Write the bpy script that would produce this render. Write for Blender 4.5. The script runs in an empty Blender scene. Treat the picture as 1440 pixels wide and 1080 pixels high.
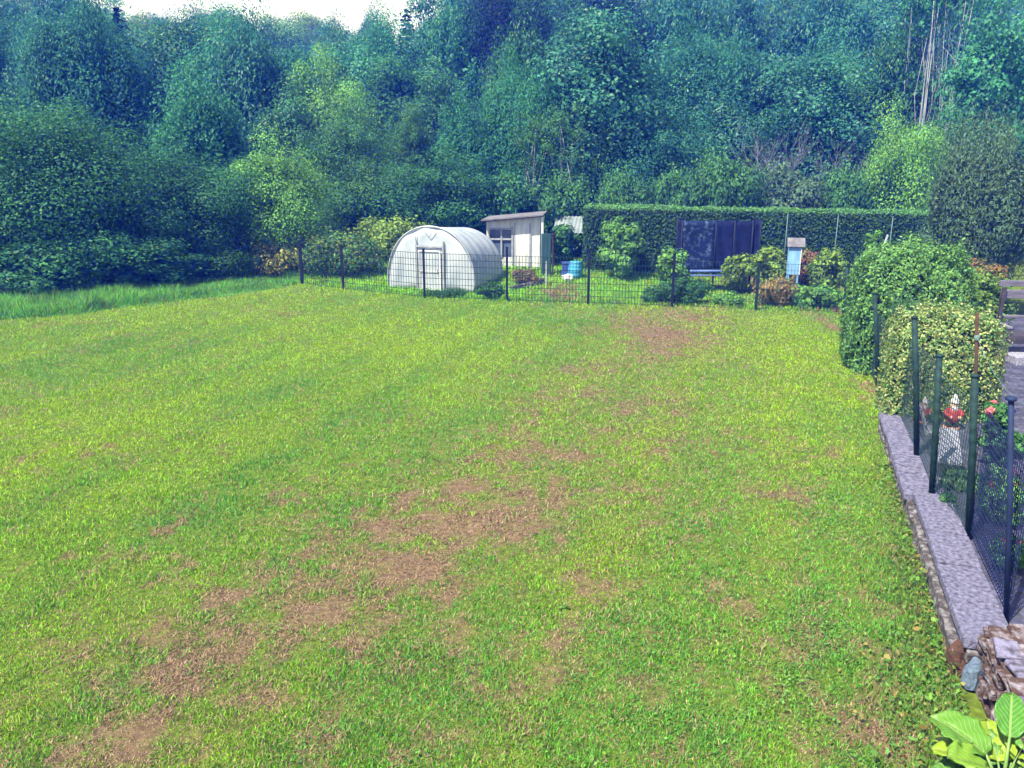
import bpy, math, random
import numpy as np
from mathutils import Vector, Matrix

rng = np.random.default_rng(7)
random.seed(7)
C = bpy.context.scene.collection
R = math.radians

# ------------------------------------------------------------------ camera
F, PITCH, CAMH = 1150.0, R(15.33), 4.0
cam_d = bpy.data.cameras.new('camera')
cam_d.sensor_fit = 'HORIZONTAL'
cam_d.angle = 2 * math.atan(720 / F)
cam_d.clip_start, cam_d.clip_end = 0.1, 2000
cam = bpy.data.objects.new('camera', cam_d)
cam.location = (0, 0, CAMH)
cam.rotation_euler = (R(90) - PITCH, 0, 0)
C.objects.link(cam)
bpy.context.scene.camera = cam


def sstep(t):
    t = np.clip(t, 0, 1)
    return t * t * (3 - 2 * t)


def gz(x, y):
    """height of the ground"""
    x = np.asarray(x, float); y = np.asarray(y, float)
    tilt = -0.016 * np.clip(x, -15, 14) * sstep((y - 6) / 16)
    rise = 0.115 * np.clip(y - 27.3, 0, 3.2) + 0.01 * np.clip(y - 30.5, 0, 8)
    t = np.maximum(y - 36 - 0.12 * np.clip(x, -40, 40), 0)
    hill = 0.17 * (np.sqrt(t * t + 36) - 6)
    left = 0.03 * np.clip(-x - 14, 0, 30)
    return tilt + rise + hill + left - 0.09 * sstep((y - 9) / 12)


def ray(u, v):
    a = Vector(((u - 720) / F, 1.0, -(v - 540) / F))
    c, s = math.cos(PITCH), math.sin(PITCH)
    return Vector((a.x, a.y * c + a.z * s, -a.y * s + a.z * c))


def P(u, v, z=None):
    """the point of the ground (or of the level z) seen along a sight line of the survey"""
    d = ray(u, v); zz = 0.0 if z is None else z
    for _ in range(12 if z is None else 1):
        k = (zz - CAMH) / d.z
        if z is None:
            zz = float(gz(d.x * k, d.y * k))
    return Vector((d.x * k, d.y * k, zz))


def PY(u, v, y):
    d = ray(u, v); k = y / d.y
    return Vector((d.x * k, y, CAMH + d.z * k))


def ppm(y, z=1.0):
    """survey pixels per metre at distance y"""
    return F / (y * math.cos(PITCH) + (CAMH - z) * math.sin(PITCH))


# ------------------------------------------------------------------ noise
_perm = rng.permutation(4096)


def vnoise(x, y, s=0):
    x = np.asarray(x, float) + s * 17.31; y = np.asarray(y, float) - s * 9.77
    xi = np.floor(x).astype(int); yi = np.floor(y).astype(int)
    fx = x - xi; fy = y - yi
    fx = fx * fx * (3 - 2 * fx); fy = fy * fy * (3 - 2 * fy)
    h = lambda a, b: _perm[(_perm[a & 4095] + b) & 4095] / 4095.0
    return ((h(xi, yi) * (1 - fx) + h(xi + 1, yi) * fx) * (1 - fy)
            + (h(xi, yi + 1) * (1 - fx) + h(xi + 1, yi + 1) * fx) * fy)


def fbm(x, y, s=0, o=4):
    v, a, n = 0, 0.5, 0
    for i in range(o):
        v = v + a * vnoise(x * 2 ** i, y * 2 ** i, s + i * 3); n += a; a *= 0.55
    return v / n


# ------------------------------------------------------------------ materials
def mat(name):
    m = bpy.data.materials.new(name); m.use_nodes = True
    nt = m.node_tree
    return m, nt, nt.nodes['Principled BSDF'], nt.nodes['Material Output']


def N(nt, t, **kw):
    n = nt.nodes.new(t)
    for k, v in kw.items():
        setattr(n, k, v)
    return n


def simple(name, col, rough=0.6, col2=None, scale=6.0, bump=0.0, bscale=None, metal=0.0, detail=6, spec=0.4, stretch=None, pos=(0.35, 0.65)):
    m, nt, b, out = mat(name)
    b.inputs['Roughness'].default_value = rough
    b.inputs['Metallic'].default_value = metal
    b.inputs['Specular IOR Level'].default_value = spec
    tc = N(nt, 'ShaderNodeTexCoord')
    src = tc.outputs['Object']
    if stretch:
        mp = N(nt, 'ShaderNodeMapping'); mp.inputs['Scale'].default_value = stretch
        nt.links.new(src, mp.inputs['Vector']); src = mp.outputs['Vector']
    nz = N(nt, 'ShaderNodeTexNoise'); nz.inputs['Scale'].default_value = scale; nz.inputs['Detail'].default_value = detail
    nt.links.new(src, nz.inputs['Vector'])
    rp = N(nt, 'ShaderNodeValToRGB')
    rp.color_ramp.elements[0].color = (*col, 1); rp.color_ramp.elements[1].color = (*(col2 or tuple(c * 0.75 for c in col)), 1)
    rp.color_ramp.elements[0].position, rp.color_ramp.elements[1].position = pos
    nt.links.new(nz.outputs['Fac'], rp.inputs['Fac']); nt.links.new(rp.outputs['Color'], b.inputs['Base Color'])
    if bump:
        n2 = N(nt, 'ShaderNodeTexNoise'); n2.inputs['Scale'].default_value = bscale or scale * 4; n2.inputs['Detail'].default_value = 5
        nt.links.new(src, n2.inputs['Vector'])
        bp = N(nt, 'ShaderNodeBump'); bp.inputs['Strength'].default_value = bump; bp.inputs['Distance'].default_value = 0.02
        nt.links.new(n2.outputs['Fac'], bp.inputs['Height']); nt.links.new(bp.outputs['Normal'], b.inputs['Normal'])
    return m


def leaf_mat(name, transl=0.35, rough=0.5, spec=0.35, use_obj=True):
    m, nt, b, out = mat(name)
    at = N(nt, 'ShaderNodeAttribute'); at.attribute_name = 'tint'
    col = at.outputs['Color']
    if use_obj:
        oi = N(nt, 'ShaderNodeObjectInfo')
        mx = N(nt, 'ShaderNodeMix', data_type='RGBA', blend_type='MULTIPLY'); mx.inputs[0].default_value = 1
        nt.links.new(col, mx.inputs[6]); nt.links.new(oi.outputs['Color'], mx.inputs[7]); col = mx.outputs[2]
    b.inputs['Roughness'].default_value = rough; b.inputs['Specular IOR Level'].default_value = spec
    nt.links.new(col, b.inputs['Base Color'])
    tr = N(nt, 'ShaderNodeBsdfTranslucent')
    nt.links.new(col, tr.inputs['Color'])
    ms = N(nt, 'ShaderNodeMixShader'); ms.inputs[0].default_value = transl
    nt.links.new(b.outputs[0], ms.inputs[1]); nt.links.new(tr.outputs[0], ms.inputs[2]); nt.links.new(ms.outputs[0], out.inputs['Surface'])
    return m


M = {}
M['leaf'] = leaf_mat('leaf', .35, .6, .2)
M['grass'] = leaf_mat('grass_blades', 0.35, 0.55, 0.25, False)
M['bark'] = simple('bark', (0.10, 0.085, 0.07), 0.9, (0.05, 0.042, 0.036), 5, 0.6, 22, stretch=(1, 1, 0.25))
M['pale_bark'] = simple('pale_bark', (0.36, 0.39, 0.44), 0.8, (0.17, 0.18, 0.21), 6, 0.4, 20, stretch=(1, 1, 0.5))
M['dead_wood'] = simple('dead_wood', (0.17, 0.20, 0.23), 0.9, (0.10, 0.12, 0.14), 6)
M['post_green'] = simple('post_green', (0.004, 0.018, 0.019), 0.7, (0.014, 0.04, 0.038), 14, 0.2, spec=.2)
M['post_blue'] = simple('post_blue', (0.008, 0.016, 0.05), 0.7, (0.014, 0.028, 0.08), 9, spec=.2)
M['post_dark'] = simple('post_dark', (0.006, 0.009, 0.022), 0.7, (0.01, 0.016, 0.03), 9, spec=.15)
M['wire_green'] = simple('wire_green', (0.008, 0.026, 0.026), 0.5, (0.014, 0.04, 0.04), 8)
M['wire_blue'] = simple('wire_blue', (0.006, 0.012, 0.045), 0.7, (0.01, 0.018, 0.06), 8, spec=.2)
M['galv'] = simple('galvanised', (0.42, 0.45, 0.5), 0.45, (0.32, 0.35, 0.4), 9, metal=0.4)
M['rail_blue'] = simple('rail_blue', (0.08, 0.13, 0.36), 0.6, (0.05, 0.09, 0.28), 8)
M['stake'] = simple('dull_stake', (0.10, 0.17, 0.17), 0.7, (0.07, 0.12, 0.12), 8)
M['rust'] = simple('rust', (0.06, 0.026, 0.018), 0.9, (0.03, 0.016, 0.014), 14, 0.4)
M['white_paint'] = simple('white_paint', (0.56, 0.58, 0.62), 0.7, (0.36, 0.36, 0.36), 4, 0.2, stretch=(1.6, 1.6, 0.35), pos=(0.42, 0.72), detail=9)
M['grey_paint'] = simple('grey_paint', (0.33, 0.35, 0.4), 0.7, (0.2, 0.22, 0.26), 5)
M['blue_paint'] = simple('pale_blue_paint', (0.20, 0.38, 0.62), 0.6, (0.12, 0.26, 0.5), 5, stretch=(1, 1, 0.4))
M['roof_grey'] = simple('felt_roof', (0.10, 0.10, 0.12), 0.95, (0.17, 0.165, 0.19), 5, 0.3, spec=.1)
M['roof_red'] = simple('red_roof', (0.09, 0.028, 0.03), 0.9, (0.15, 0.1, 0.1), 7, 0.3, spec=.15, pos=(.45, .7))
M['roof_pale'] = simple('pale_sheet', (0.2, 0.235, 0.25), 0.7, (0.13, 0.165, 0.18), 3)
M['dark_board'] = simple('dark_green_board', (0.012, 0.05, 0.055), 0.7, (0.02, 0.07, 0.07), 4, stretch=(1, 1, 0.3))
M['hole_shade'] = simple('painted_hole_shade', (0.02, 0.022, 0.03), 0.9)
M['glass_blue'] = simple('dusty_glass', (0.05, 0.07, 0.13), 0.2, (0.09, 0.12, 0.2), 3, spec=0.6)
M['plastic_blue'] = simple('blue_plastic', (0.06, 0.3, 0.5), 0.4, (0.05, 0.24, 0.42), 4)
M['plastic_navy'] = simple('navy_plastic', (0.03, 0.06, 0.25), 0.5, (0.04, 0.09, 0.3), 4)
M['net_navy'] = simple('navy_netting', (0.005, 0.008, 0.035), 0.9, (0.010, 0.017, 0.06), 5, 0.3, spec=.1)
M['net_lit'] = simple('lit_blue_netting', (0.008, 0.016, 0.055), 0.9, (0.07, 0.11, 0.2), 7, 0.3, spec=.1, pos=(.5, .75))  # lighter copy of the netting, lit look and pale speckles in its colour
M['wood_dark'] = simple('dark_wood', (0.05, 0.045, 0.06), 0.7, (0.025, 0.022, 0.035), 5, 0.3, stretch=(0.2, 1, 1))
M['wood_grey'] = simple('weathered_wood', (0.17, 0.16, 0.22), 0.8, (0.08, 0.075, 0.11), 7, 0.4, stretch=(0.2, 1, 1))
M['coping'] = simple('coping_stone', (0.05, 0.047, 0.085), 0.95, (0.20, 0.195, 0.31), 24, 1.0, 70, pos=(0.32, 0.7), detail=14)
M['slab'] = simple('pale_stone', (0.30, 0.30, 0.38), 0.9, (0.14, 0.14, 0.2), 24, 0.8, 60, pos=(.35, .65), detail=10)
M['rubble'] = simple('rubble_stone', (0.05, 0.042, 0.045), 0.95, (0.23, 0.22, 0.25), 13, 0.9, 50, pos=(0.45, 0.7), detail=9)
M['drystone'] = simple('brown_stone', (0.06, 0.032, 0.026), 0.9, (0.27, 0.24, 0.29), 15, 1.0, 60, pos=(0.45, 0.7), detail=10)
M['stone_lilac'] = simple('lilac_stone', (0.18, 0.17, 0.27), 0.9, (0.05, 0.042, 0.06), 17, 0.8, 60, pos=(0.4, 0.66))
M['rust_rock'] = simple('rust_rock', (0.085, 0.038, 0.022), 0.9, (0.035, 0.018, 0.014), 14, 0.9, 50)
M['blue_rock'] = simple('blue_rock', (0.11, 0.16, 0.24), 0.9, (0.06, 0.085, 0.13), 12, 0.8, 50)
M['red_coat'] = simple('red_paint', (0.36, 0.018, 0.02), 0.6, (0.2, 0.015, 0.02), 16)
M['skin'] = simple('painted_skin', (0.5, 0.3, 0.22), 0.6, (0.42, 0.24, 0.18), 9)
M['beard'] = simple('white_beard', (0.5, 0.5, 0.52), 0.8, (0.22, 0.22, 0.25), 22, 0.4, pos=(.4, .65))
M['boot'] = simple('black_boot', (0.02, 0.018, 0.02), 0.5)
M['terracotta'] = simple('terracotta', (0.32, 0.15, 0.09), 0.85, (0.24, 0.11, 0.07), 8, 0.2)
M['black'] = simple('black_plastic', (0.012, 0.012, 0.014), 0.5)
M['core'] = simple('dark_filler', (0.02, 0.045, 0.018), 0.9, (0.012, 0.028, 0.012), 9, 0.8)  # dark green of the solid blocks added inside hedges and bushes


def film_mat():
    m, nt, b, out = mat('plastic_film')
    b.inputs['Base Color'].default_value = (0.8, 0.83, 0.86, 1); b.inputs['Roughness'].default_value = 0.38
    nz = N(nt, 'ShaderNodeTexNoise'); nz.inputs['Scale'].default_value = 2.5; nz.inputs['Detail'].default_value = 6
    tc = N(nt, 'ShaderNodeTexCoord'); mp = N(nt, 'ShaderNodeMapping'); mp.inputs['Scale'].default_value = (1, 1, 0.5)
    nt.links.new(tc.outputs['Object'], mp.inputs[0]); nt.links.new(mp.outputs[0], nz.inputs['Vector'])
    rp = N(nt, 'ShaderNodeValToRGB'); rp.color_ramp.elements[0].position = 0.4; rp.color_ramp.elements[1].position = 0.7
    rp.color_ramp.elements[0].color = (0.70, 0.74, 0.80, 1); rp.color_ramp.elements[1].color = (0.46, 0.53, 0.62, 1)
    nt.links.new(nz.outputs['Fac'], rp.inputs[0]); nt.links.new(rp.outputs[0], b.inputs['Base Color'])
    bp = N(nt, 'ShaderNodeBump'); bp.inputs['Strength'].default_value = 0.3; bp.inputs['Distance'].default_value = 0.04
    nt.links.new(nz.outputs['Fac'], bp.inputs['Height']); nt.links.new(bp.outputs[0], b.inputs['Normal'])
    tr = N(nt, 'ShaderNodeBsdfTranslucent'); tr.inputs['Color'].default_value = (0.62, 0.68, 0.78, 1)
    ms = N(nt, 'ShaderNodeMixShader'); ms.inputs[0].default_value = 0.5
    nt.links.new(b.outputs[0], ms.inputs[1]); nt.links.new(tr.outputs[0], ms.inputs[2]); nt.links.new(ms.outputs[0], out.inputs['Surface'])
    return m


M['film'] = film_mat()


def ground_mat():
    m, nt, b, out = mat('soil_and_turf')
    at = N(nt, 'ShaderNodeAttribute'); at.attribute_name = 'tint'
    tc = N(nt, 'ShaderNodeTexCoord')
    nz = N(nt, 'ShaderNodeTexNoise'); nz.inputs['Scale'].default_value = 14; nz.inputs['Detail'].default_value = 9
    nt.links.new(tc.outputs['Object'], nz.inputs['Vector'])
    rp = N(nt, 'ShaderNodeValToRGB'); rp.color_ramp.elements[0].position = 0.3; rp.color_ramp.elements[1].position = 0.7
    rp.color_ramp.elements[0].color = (0.55, 0.55, 0.5, 1); rp.color_ramp.elements[1].color = (1.35, 1.3, 1.2, 1)
    nt.links.new(nz.outputs['Fac'], rp.inputs[0])
    mx = N(nt, 'ShaderNodeMix', data_type='RGBA', blend_type='MULTIPLY'); mx.inputs[0].default_value = 1
    nt.links.new(at.outputs['Color'], mx.inputs[6]); nt.links.new(rp.outputs[0], mx.inputs[7])
    nt.links.new(mx.outputs[2], b.inputs['Base Color']); b.inputs['Roughness'].default_value = 0.95; b.inputs['Specular IOR Level'].default_value = 0.1
    bp = N(nt, 'ShaderNodeBump'); bp.inputs['Strength'].default_value = 0.8; bp.inputs['Distance'].default_value = 0.03
    nt.links.new(nz.outputs['Fac'], bp.inputs['Height']); nt.links.new(bp.outputs[0], b.inputs['Normal'])
    return m


M['ground'] = ground_mat()


def paving_mat():
    m, nt, b, out = mat('slate_paving')
    tc = N(nt, 'ShaderNodeTexCoord'); mp = N(nt, 'ShaderNodeMapping'); mp.inputs['Rotation'].default_value = (0, 0, R(17))
    nt.links.new(tc.outputs['Object'], mp.inputs[0])
    br = N(nt, 'ShaderNodeTexBrick'); br.inputs['Scale'].default_value = 1.6; br.inputs['Mortar Size'].default_value = 0.022
    br.inputs['Color1'].default_value = (0.03, 0.03, 0.065, 1); br.inputs['Color2'].default_value = (0.075, 0.075, 0.135, 1); br.inputs['Mortar'].default_value = (0.045, 0.045, 0.055, 1)
    nt.links.new(mp.outputs[0], br.inputs['Vector'])
    nz = N(nt, 'ShaderNodeTexNoise'); nz.inputs['Scale'].default_value = 18; nz.inputs['Detail'].default_value = 8
    nt.links.new(tc.outputs['Object'], nz.inputs['Vector'])
    rp = N(nt, 'ShaderNodeValToRGB'); rp.color_ramp.elements[0].position = 0.35; rp.color_ramp.elements[1].position = 0.7
    rp.color_ramp.elements[0].color = (0.5, 0.5, 0.55, 1); rp.color_ramp.elements[1].color = (1.4, 1.4, 1.4, 1)
    nt.links.new(nz.outputs['Fac'], rp.inputs[0])
    mx = N(nt, 'ShaderNodeMix', data_type='RGBA', blend_type='MULTIPLY'); mx.inputs[0].default_value = 1
    nt.links.new(br.outputs['Color'], mx.inputs[6]); nt.links.new(rp.outputs[0], mx.inputs[7]); nt.links.new(mx.outputs[2], b.inputs['Base Color'])
    b.inputs['Roughness'].default_value = 0.75
    bp = N(nt, 'ShaderNodeBump'); bp.inputs['Strength'].default_value = 0.6; bp.inputs['Distance'].default_value = 0.02
    nt.links.new(nz.outputs['Fac'], bp.inputs['Height']); nt.links.new(bp.outputs[0], b.inputs['Normal'])
    return m


M['paving'] = paving_mat()


# ------------------------------------------------------------------ mesh helpers
def np_mesh(name, V, faces, material, tint=None):
    """V (n,3); faces list of (k, m) int arrays; tint (n,3) linear colour per vertex"""
    me = bpy.data.meshes.new(name)
    V = np.asarray(V, np.float32)
    me.vertices.add(len(V)); me.vertices.foreach_set('co', V.ravel())
    loops = np.concatenate([f.ravel() for f in faces]).astype(np.int32)
    starts, o = [], 0
    for f in faces:
        k, m = f.shape
        starts.append(o + np.arange(k) * m); o += k * m
    starts = np.concatenate(starts).astype(np.int32)
    me.loops.add(len(loops)); me.loops.foreach_set('vertex_index', loops)
    me.polygons.add(len(starts)); me.polygons.foreach_set('loop_start', starts)
    me.update(calc_edges=True); me.validate()
    if tint is not None:
        a = me.attributes.new('tint', 'FLOAT_COLOR', 'POINT')
        a.data.foreach_set('color', np.c_[tint, np.ones(len(tint))].astype(np.float32).ravel())
    if material:
        me.materials.append(material)
    return me


def tag(o, label=None, cat=None, group=None, kind=None):
    if label: o['label'] = label
    if cat: o['category'] = cat
    if group: o['group'] = group
    if kind: o['kind'] = kind
    return o


def link(name, me, parent=None, loc=None):
    o = bpy.data.objects.new(name, me); C.objects.link(o)
    if parent is not None: o.parent = parent
    if loc is not None: o.location = loc
    return o


def empty(name, loc, rz=0.0, label=None, cat=None, group=None):
    o = bpy.data.objects.new(name, None); C.objects.link(o)
    o.empty_display_size = 0.2
    o.location = loc; o.rotation_euler = (0, 0, rz)
    return tag(o, label, cat, group)


class MB:
    def __init__(self):
        self.v, self.f, self.sm = [], [], []

    def add(self, V, Fs, smooth=False):
        o = len(self.v); self.v += [tuple(p) for p in V]
        self.f += [tuple(i + o for i in f) for f in Fs]; self.sm += [smooth] * len(Fs)
        return self

    def box(self, c, s, rz=0.0, rx=0.0, ry=0.0, jit=0.0, rnd=None, taper=1.0):
        m = Matrix.Rotation(rz, 3, 'Z') @ Matrix.Rotation(ry, 3, 'Y') @ Matrix.Rotation(rx, 3, 'X')
        V = []
        for dz in (-.5, .5):
            t = 1.0 if dz < 0 else taper
            for dx, dy in ((-.5, -.5), (.5, -.5), (.5, .5), (-.5, .5)):
                p = Vector((dx * s[0] * t, dy * s[1] * t, dz * s[2]))
                if jit: p += Vector((rnd.uniform(-jit, jit), rnd.uniform(-jit, jit), rnd.uniform(-jit, jit)))
                V.append(m @ p + Vector(c))
        return self.add(V, [(3, 2, 1, 0), (4, 5, 6, 7), (0, 1, 5, 4), (1, 2, 6, 5), (2, 3, 7, 6), (3, 0, 4, 7)])

    def tube(self, pts, rad, n=6, cap=True):
        pts = [Vector(p) for p in pts]
        if not hasattr(rad, '__len__'): rad = [rad] * len(pts)
        V, Fs = [], []
        up = Vector((0.13, 0.21, 1)).normalized()
        for i, p in enumerate(pts):
            t = (pts[min(i + 1, len(pts) - 1)] - pts[max(i - 1, 0)]).normalized()
            a = t.cross(up)
            if a.length < 0.2: a = t.cross(Vector((1, 0, 0)))
            a.normalize(); b = t.cross(a)
            for k in range(n):
                an = 2 * math.pi * k / n
                V.append(p + (a * math.cos(an) + b * math.sin(an)) * rad[i])
        for i in range(len(pts) - 1):
            for k in range(n):
                Fs.append((i * n + k, i * n + (k + 1) % n, (i + 1) * n + (k + 1) % n, (i + 1) * n + k))
        if cap:
            Fs.append(tuple(range(n))[::-1]); Fs.append(tuple((len(pts) - 1) * n + k for k in range(n)))
        return self.add(V, Fs, n > 4)

    def lathe(self, prof, n=16, c=(0, 0, 0), sx=1.0, sy=1.0):
        V, Fs = [], []
        for r, z in prof:
            for k in range(n):
                a = 2 * math.pi * k / n
                V.append((c[0] + r * math.cos(a) * sx, c[1] + r * math.sin(a) * sy, c[2] + z))
        for i in range(len(prof) - 1):
            for k in range(n):
                Fs.append((i * n + k, i * n + (k + 1) % n, (i + 1) * n + (k + 1) % n, (i + 1) * n + k))
        Fs.append(tuple(range(n))[::-1]); Fs.append(tuple((len(prof) - 1) * n + k for k in range(n)))
        return self.add(V, Fs, True)

    def build(self, name, material, parent=None, loc=None, bevel=0.0, smooth=None):
        me = bpy.data.meshes.new(name)
        me.from_pydata([tuple(p) for p in self.v], [], self.f)
        me.materials.append(material)
        me.polygons.foreach_set('use_smooth', [bool(s) if smooth is None else smooth for s in self.sm])
        me.update()
        o = link(name, me, parent, loc)
        if bevel:
            b = o.modifiers.new('bevel', 'BEVEL'); b.width = bevel; b.segments = 2; b.limit_method = 'ANGLE'
        return o


def rock(name, c, s, material, seed, parent=None):
    """an irregular boulder"""
    import bmesh
    bm = bmesh.new(); bmesh.ops.create_icosphere(bm, subdivisions=3, radius=0.5)
    rd = random.Random(seed); of = Vector((rd.random() * 50, rd.random() * 50, rd.random() * 50))
    from mathutils import noise
    for v in bm.verts:
        d = v.co.normalized()
        k = 1 + 0.45 * noise.noise(d * 1.6 + of) + 0.16 * noise.noise(d * 5 + of)
        q = d * 0.5 * k
        v.co = Vector((q.x * s[0], q.y * s[1], max(q.z, -0.3) * s[2]))
    me = bpy.data.meshes.new(name); bm.to_mesh(me); bm.free(); me.materials.append(material)
    return link(name, me, parent, c)


# ------------------------------------------------------------------ foliage generators
def unit(a):
    return a / np.maximum(np.linalg.norm(a, axis=-1, keepdims=True), 1e-9)


def leaves(pos, nrm, axis, L, W, tint):
    """diamond leaves, one folded quad each, given centres, normals and length axis"""
    axis = unit(axis - nrm * (axis * nrm).sum(-1, keepdims=True))
    side = np.cross(nrm, axis)
    L = np.broadcast_to(L, (len(pos),))[:, None]; W = np.broadcast_to(W, (len(pos),))[:, None]
    V = np.stack([pos - axis * L / 2, pos + side * W / 2 + nrm * W * .18 + axis * L * .08, pos + axis * L / 2, pos - side * W / 2 + nrm * W * .18 + axis * L * .08], 1).reshape(-1, 3)
    Q = np.arange(len(V)).reshape(-1, 4)
    return V, Q, np.repeat(tint, 4, 0)


def tints(n, lobe, lo=0.72, hi=1.28):
    """albedo variation: per clump and per leaf; fresher leaves are yellower"""
    k = lobe * rng.uniform(lo, hi, n)
    yel = rng.uniform(-0.12, 0.22, n)
    return np.stack([k * (1 + yel), k, k * (1 - 0.6 * yel)], 1)


def lobes_cloud(w, h, base, nl, per, leaf, seed, style='round', interior=0.15, droop=0.0):
    """crown of leaf clumps spread over an uneven egg; returns V,Q,T and lobe centres"""
    global rng
    keep = rng; rng = np.random.default_rng(seed)
    cz = base + (h - base) * 0.48
    ph = rng.uniform(0, 6.28, 4)
    cen, rad = [], []
    while len(cen) < nl:
        d = unit(rng.normal(size=3)); d[2] = d[2] * 0.95 + 0.08; d = unit(d)
        az = math.atan2(d[1], d[0])
        bump = 1 + 0.13 * math.sin(2 * az + ph[0]) + 0.10 * math.sin(3 * az + ph[1] + 3 * d[2]) + 0.10 * math.sin(5 * d[2] + ph[2])
        r = rng.uniform(0.55, 0.92) * bump
        zz = d[2] * (h - base) * 0.5 * r
        wr = 1.0
        if style == 'dome': wr = 1.0
        if style == 'willow': wr = 0.72 + 0.35 * max(-d[2], 0) - 0.22 * max(d[2], 0)
        cen.append((d[0] * w * 0.5 * r * wr, d[1] * w * 0.5 * r * wr, cz + zz))
        rad.append(rng.uniform(0.10, 0.23) * w * (0.8 if style == 'willow' else 1))
    cen = np.array(cen); rad = np.array(rad)
    if style == 'dome':
        cen[:, 2] = np.abs(cen[:, 2] - base * 0.3)
    k = rng.integers(0, nl, nl * per)
    d = unit(rng.normal(size=(len(k), 3)))
    rr = rad[k] * (0.25 + 0.85 * rng.random(len(k)) ** 0.6)
    el = np.array([1, 1, 0.85]) if style != 'willow' else np.array([0.8, 0.8, 1.9])
    pos = cen[k] + d * rr[:, None] * el
    out = unit(pos - np.array([0, 0, cz * 0.8]))
    if style == 'willow':
        axis = unit(out * 0.7 + np.array([0, 0, 1.2]) + rng.normal(size=pos.shape) * 0.45)
        nrm = unit(rng.normal(size=pos.shape) * .5 + d * .7 + out * 0.4)
        L, W = leaf * rng.uniform(1.2, 2.2, len(k)), leaf * rng.uniform(0.35, 0.6, len(k))
    else:
        axis = unit(rng.normal(size=pos.shape) + out * 0.5 - np.array([0, 0, droop]))
        nrm = unit(rng.normal(size=pos.shape) * 0.42 + d * 0.9 + out * 0.25 + np.array([0, 0, 0.2]))
        sz_ = rng.uniform(.6, 1.45, len(k)); L, W = leaf * sz_ * rng.uniform(0.85, 1.4, len(k)), leaf * sz_ * rng.uniform(0.5, 0.95, len(k))
    pos[:, 2] = np.maximum(pos[:, 2], 0.03)
    lobe = rng.uniform(0.72, 1.25, nl)[k]
    T = tints(len(k), lobe)
    V, Q, TT = leaves(pos, nrm, axis, L, W, T)
    ni = int(nl * per * interior)
    if ni:
        d = unit(rng.normal(size=(ni, 3))) * rng.random((ni, 1)) ** 0.4
        p = d * np.array([w * 0.33, w * 0.33, (h - base) * 0.36]) + np.array([0, 0, cz])
        if style == 'dome': p[:, 2] = np.maximum(np.abs(p[:, 2]), 0.03)
        V2, Q2, T2 = leaves(p, unit(rng.normal(size=p.shape)), unit(rng.normal(size=p.shape)), leaf * 2.2, leaf * 1.6, tints(ni, 0.8))  # inner leaves tinted darker, shade of the crown's inside put into their colour
        Q2 = Q2 + len(V); V = np.r_[V, V2]; Q = np.r_[Q, Q2]; TT = np.r_[TT, T2]
    rng = keep
    return V, Q, TT, cen


def wood_mesh(name, h, r0, cen, seed, material, nb=9, base_split=0.15, stems=1, spread=0.0):
    rd = random.Random(seed); m = MB()
    for s in range(stems):
        ox, oy = (rd.uniform(-spread, spread), rd.uniform(-spread, spread)) if stems > 1 else (0, 0)
        pts, rr = [], []
        n = 9
        for i in range(n):
            t = i / (n - 1)
            pts.append((ox * (1 + 1.6 * t) + math.sin(t * 3 + s) * 0.02 * h * t, oy * (1 + 1.6 * t) + math.cos(t * 2.4 + s) * 0.02 * h * t, t * h * 0.86 - 0.15))
            rr.append(r0 * (1.35 if i == 0 else 1) * (1 - 0.86 * t))
        m.tube(pts, rr, 8)
        for b in range(nb):
            t = rd.uniform(base_split, 0.8); q = Vector(pts[min(int(t * (n - 1)), n - 2)])
            e = Vector(cen[rd.randrange(len(cen))])
            if e.z < q.z * 0.8: e.z = q.z + abs(e.z - q.z) * 0.5
            mid = q.lerp(e, 0.5) + Vector((rd.uniform(-.1, .1), rd.uniform(-.1, .1), -0.06)) * (e - q).length
            r1 = r0 * (1 - 0.86 * t) * 0.5
            m.tube([q, mid, e], [r1, r1 * 0.6, r1 * 0.2], 5)
    o = m.build(name, material)
    me = o.data; bpy.data.objects.remove(o)
    return me


def conifer_mesh(h, w, seed):
    global rng
    keep = rng; rng = np.random.default_rng(seed)
    pos, ax, nr, Ls, Ws, tt = [], [], [], [], [], []
    lev = np.linspace(0.05, 0.985, 34)
    for z in lev:
        rad = (1 - z) ** 0.85 * w * 0.5 + 0.12
        for b in range(int(6 + 9 * (1 - z))):
            az = rng.uniform(0, 6.28); rl = rad * rng.uniform(0.7, 1.15); lb = rng.uniform(0.7, 1.2)
            n = max(6, int(rl * 20)); t = rng.random(n) ** 0.7
            d = np.array([math.cos(az), math.sin(az), 0]); sd = np.array([-d[1], d[0], 0])
            lat = rng.normal(size=n) * 0.16 * rl * (0.4 + t * (1 - t) * 2)
            p = d * (t * rl)[:, None] + sd * lat[:, None]
            p[:, 2] = z * h - 0.25 * rl * t + 0.1 * rl * t * t + rng.normal(size=n) * 0.06
            pos.append(p); a = d + sd * np.sign(lat)[:, None] * 0.7 + np.array([0, 0, -.25]) + rng.normal(size=(n, 3)) * 0.25
            ax.append(unit(a)); nr.append(unit(np.array([0, 0, 1.0]) + rng.normal(size=(n, 3)) * 0.6))
            Ls.append(rng.uniform(0.3, 0.55, n)); Ws.append(rng.uniform(0.1, 0.2, n)); tt.append(tints(n, lb))
    V, Q, T = leaves(np.concatenate(pos), np.concatenate(nr), np.concatenate(ax), np.concatenate(Ls), np.concatenate(Ws), np.concatenate(tt))
    V[:, 2] = np.maximum(V[:, 2], 0.02)
    rng = keep
    return V, Q, T


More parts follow.
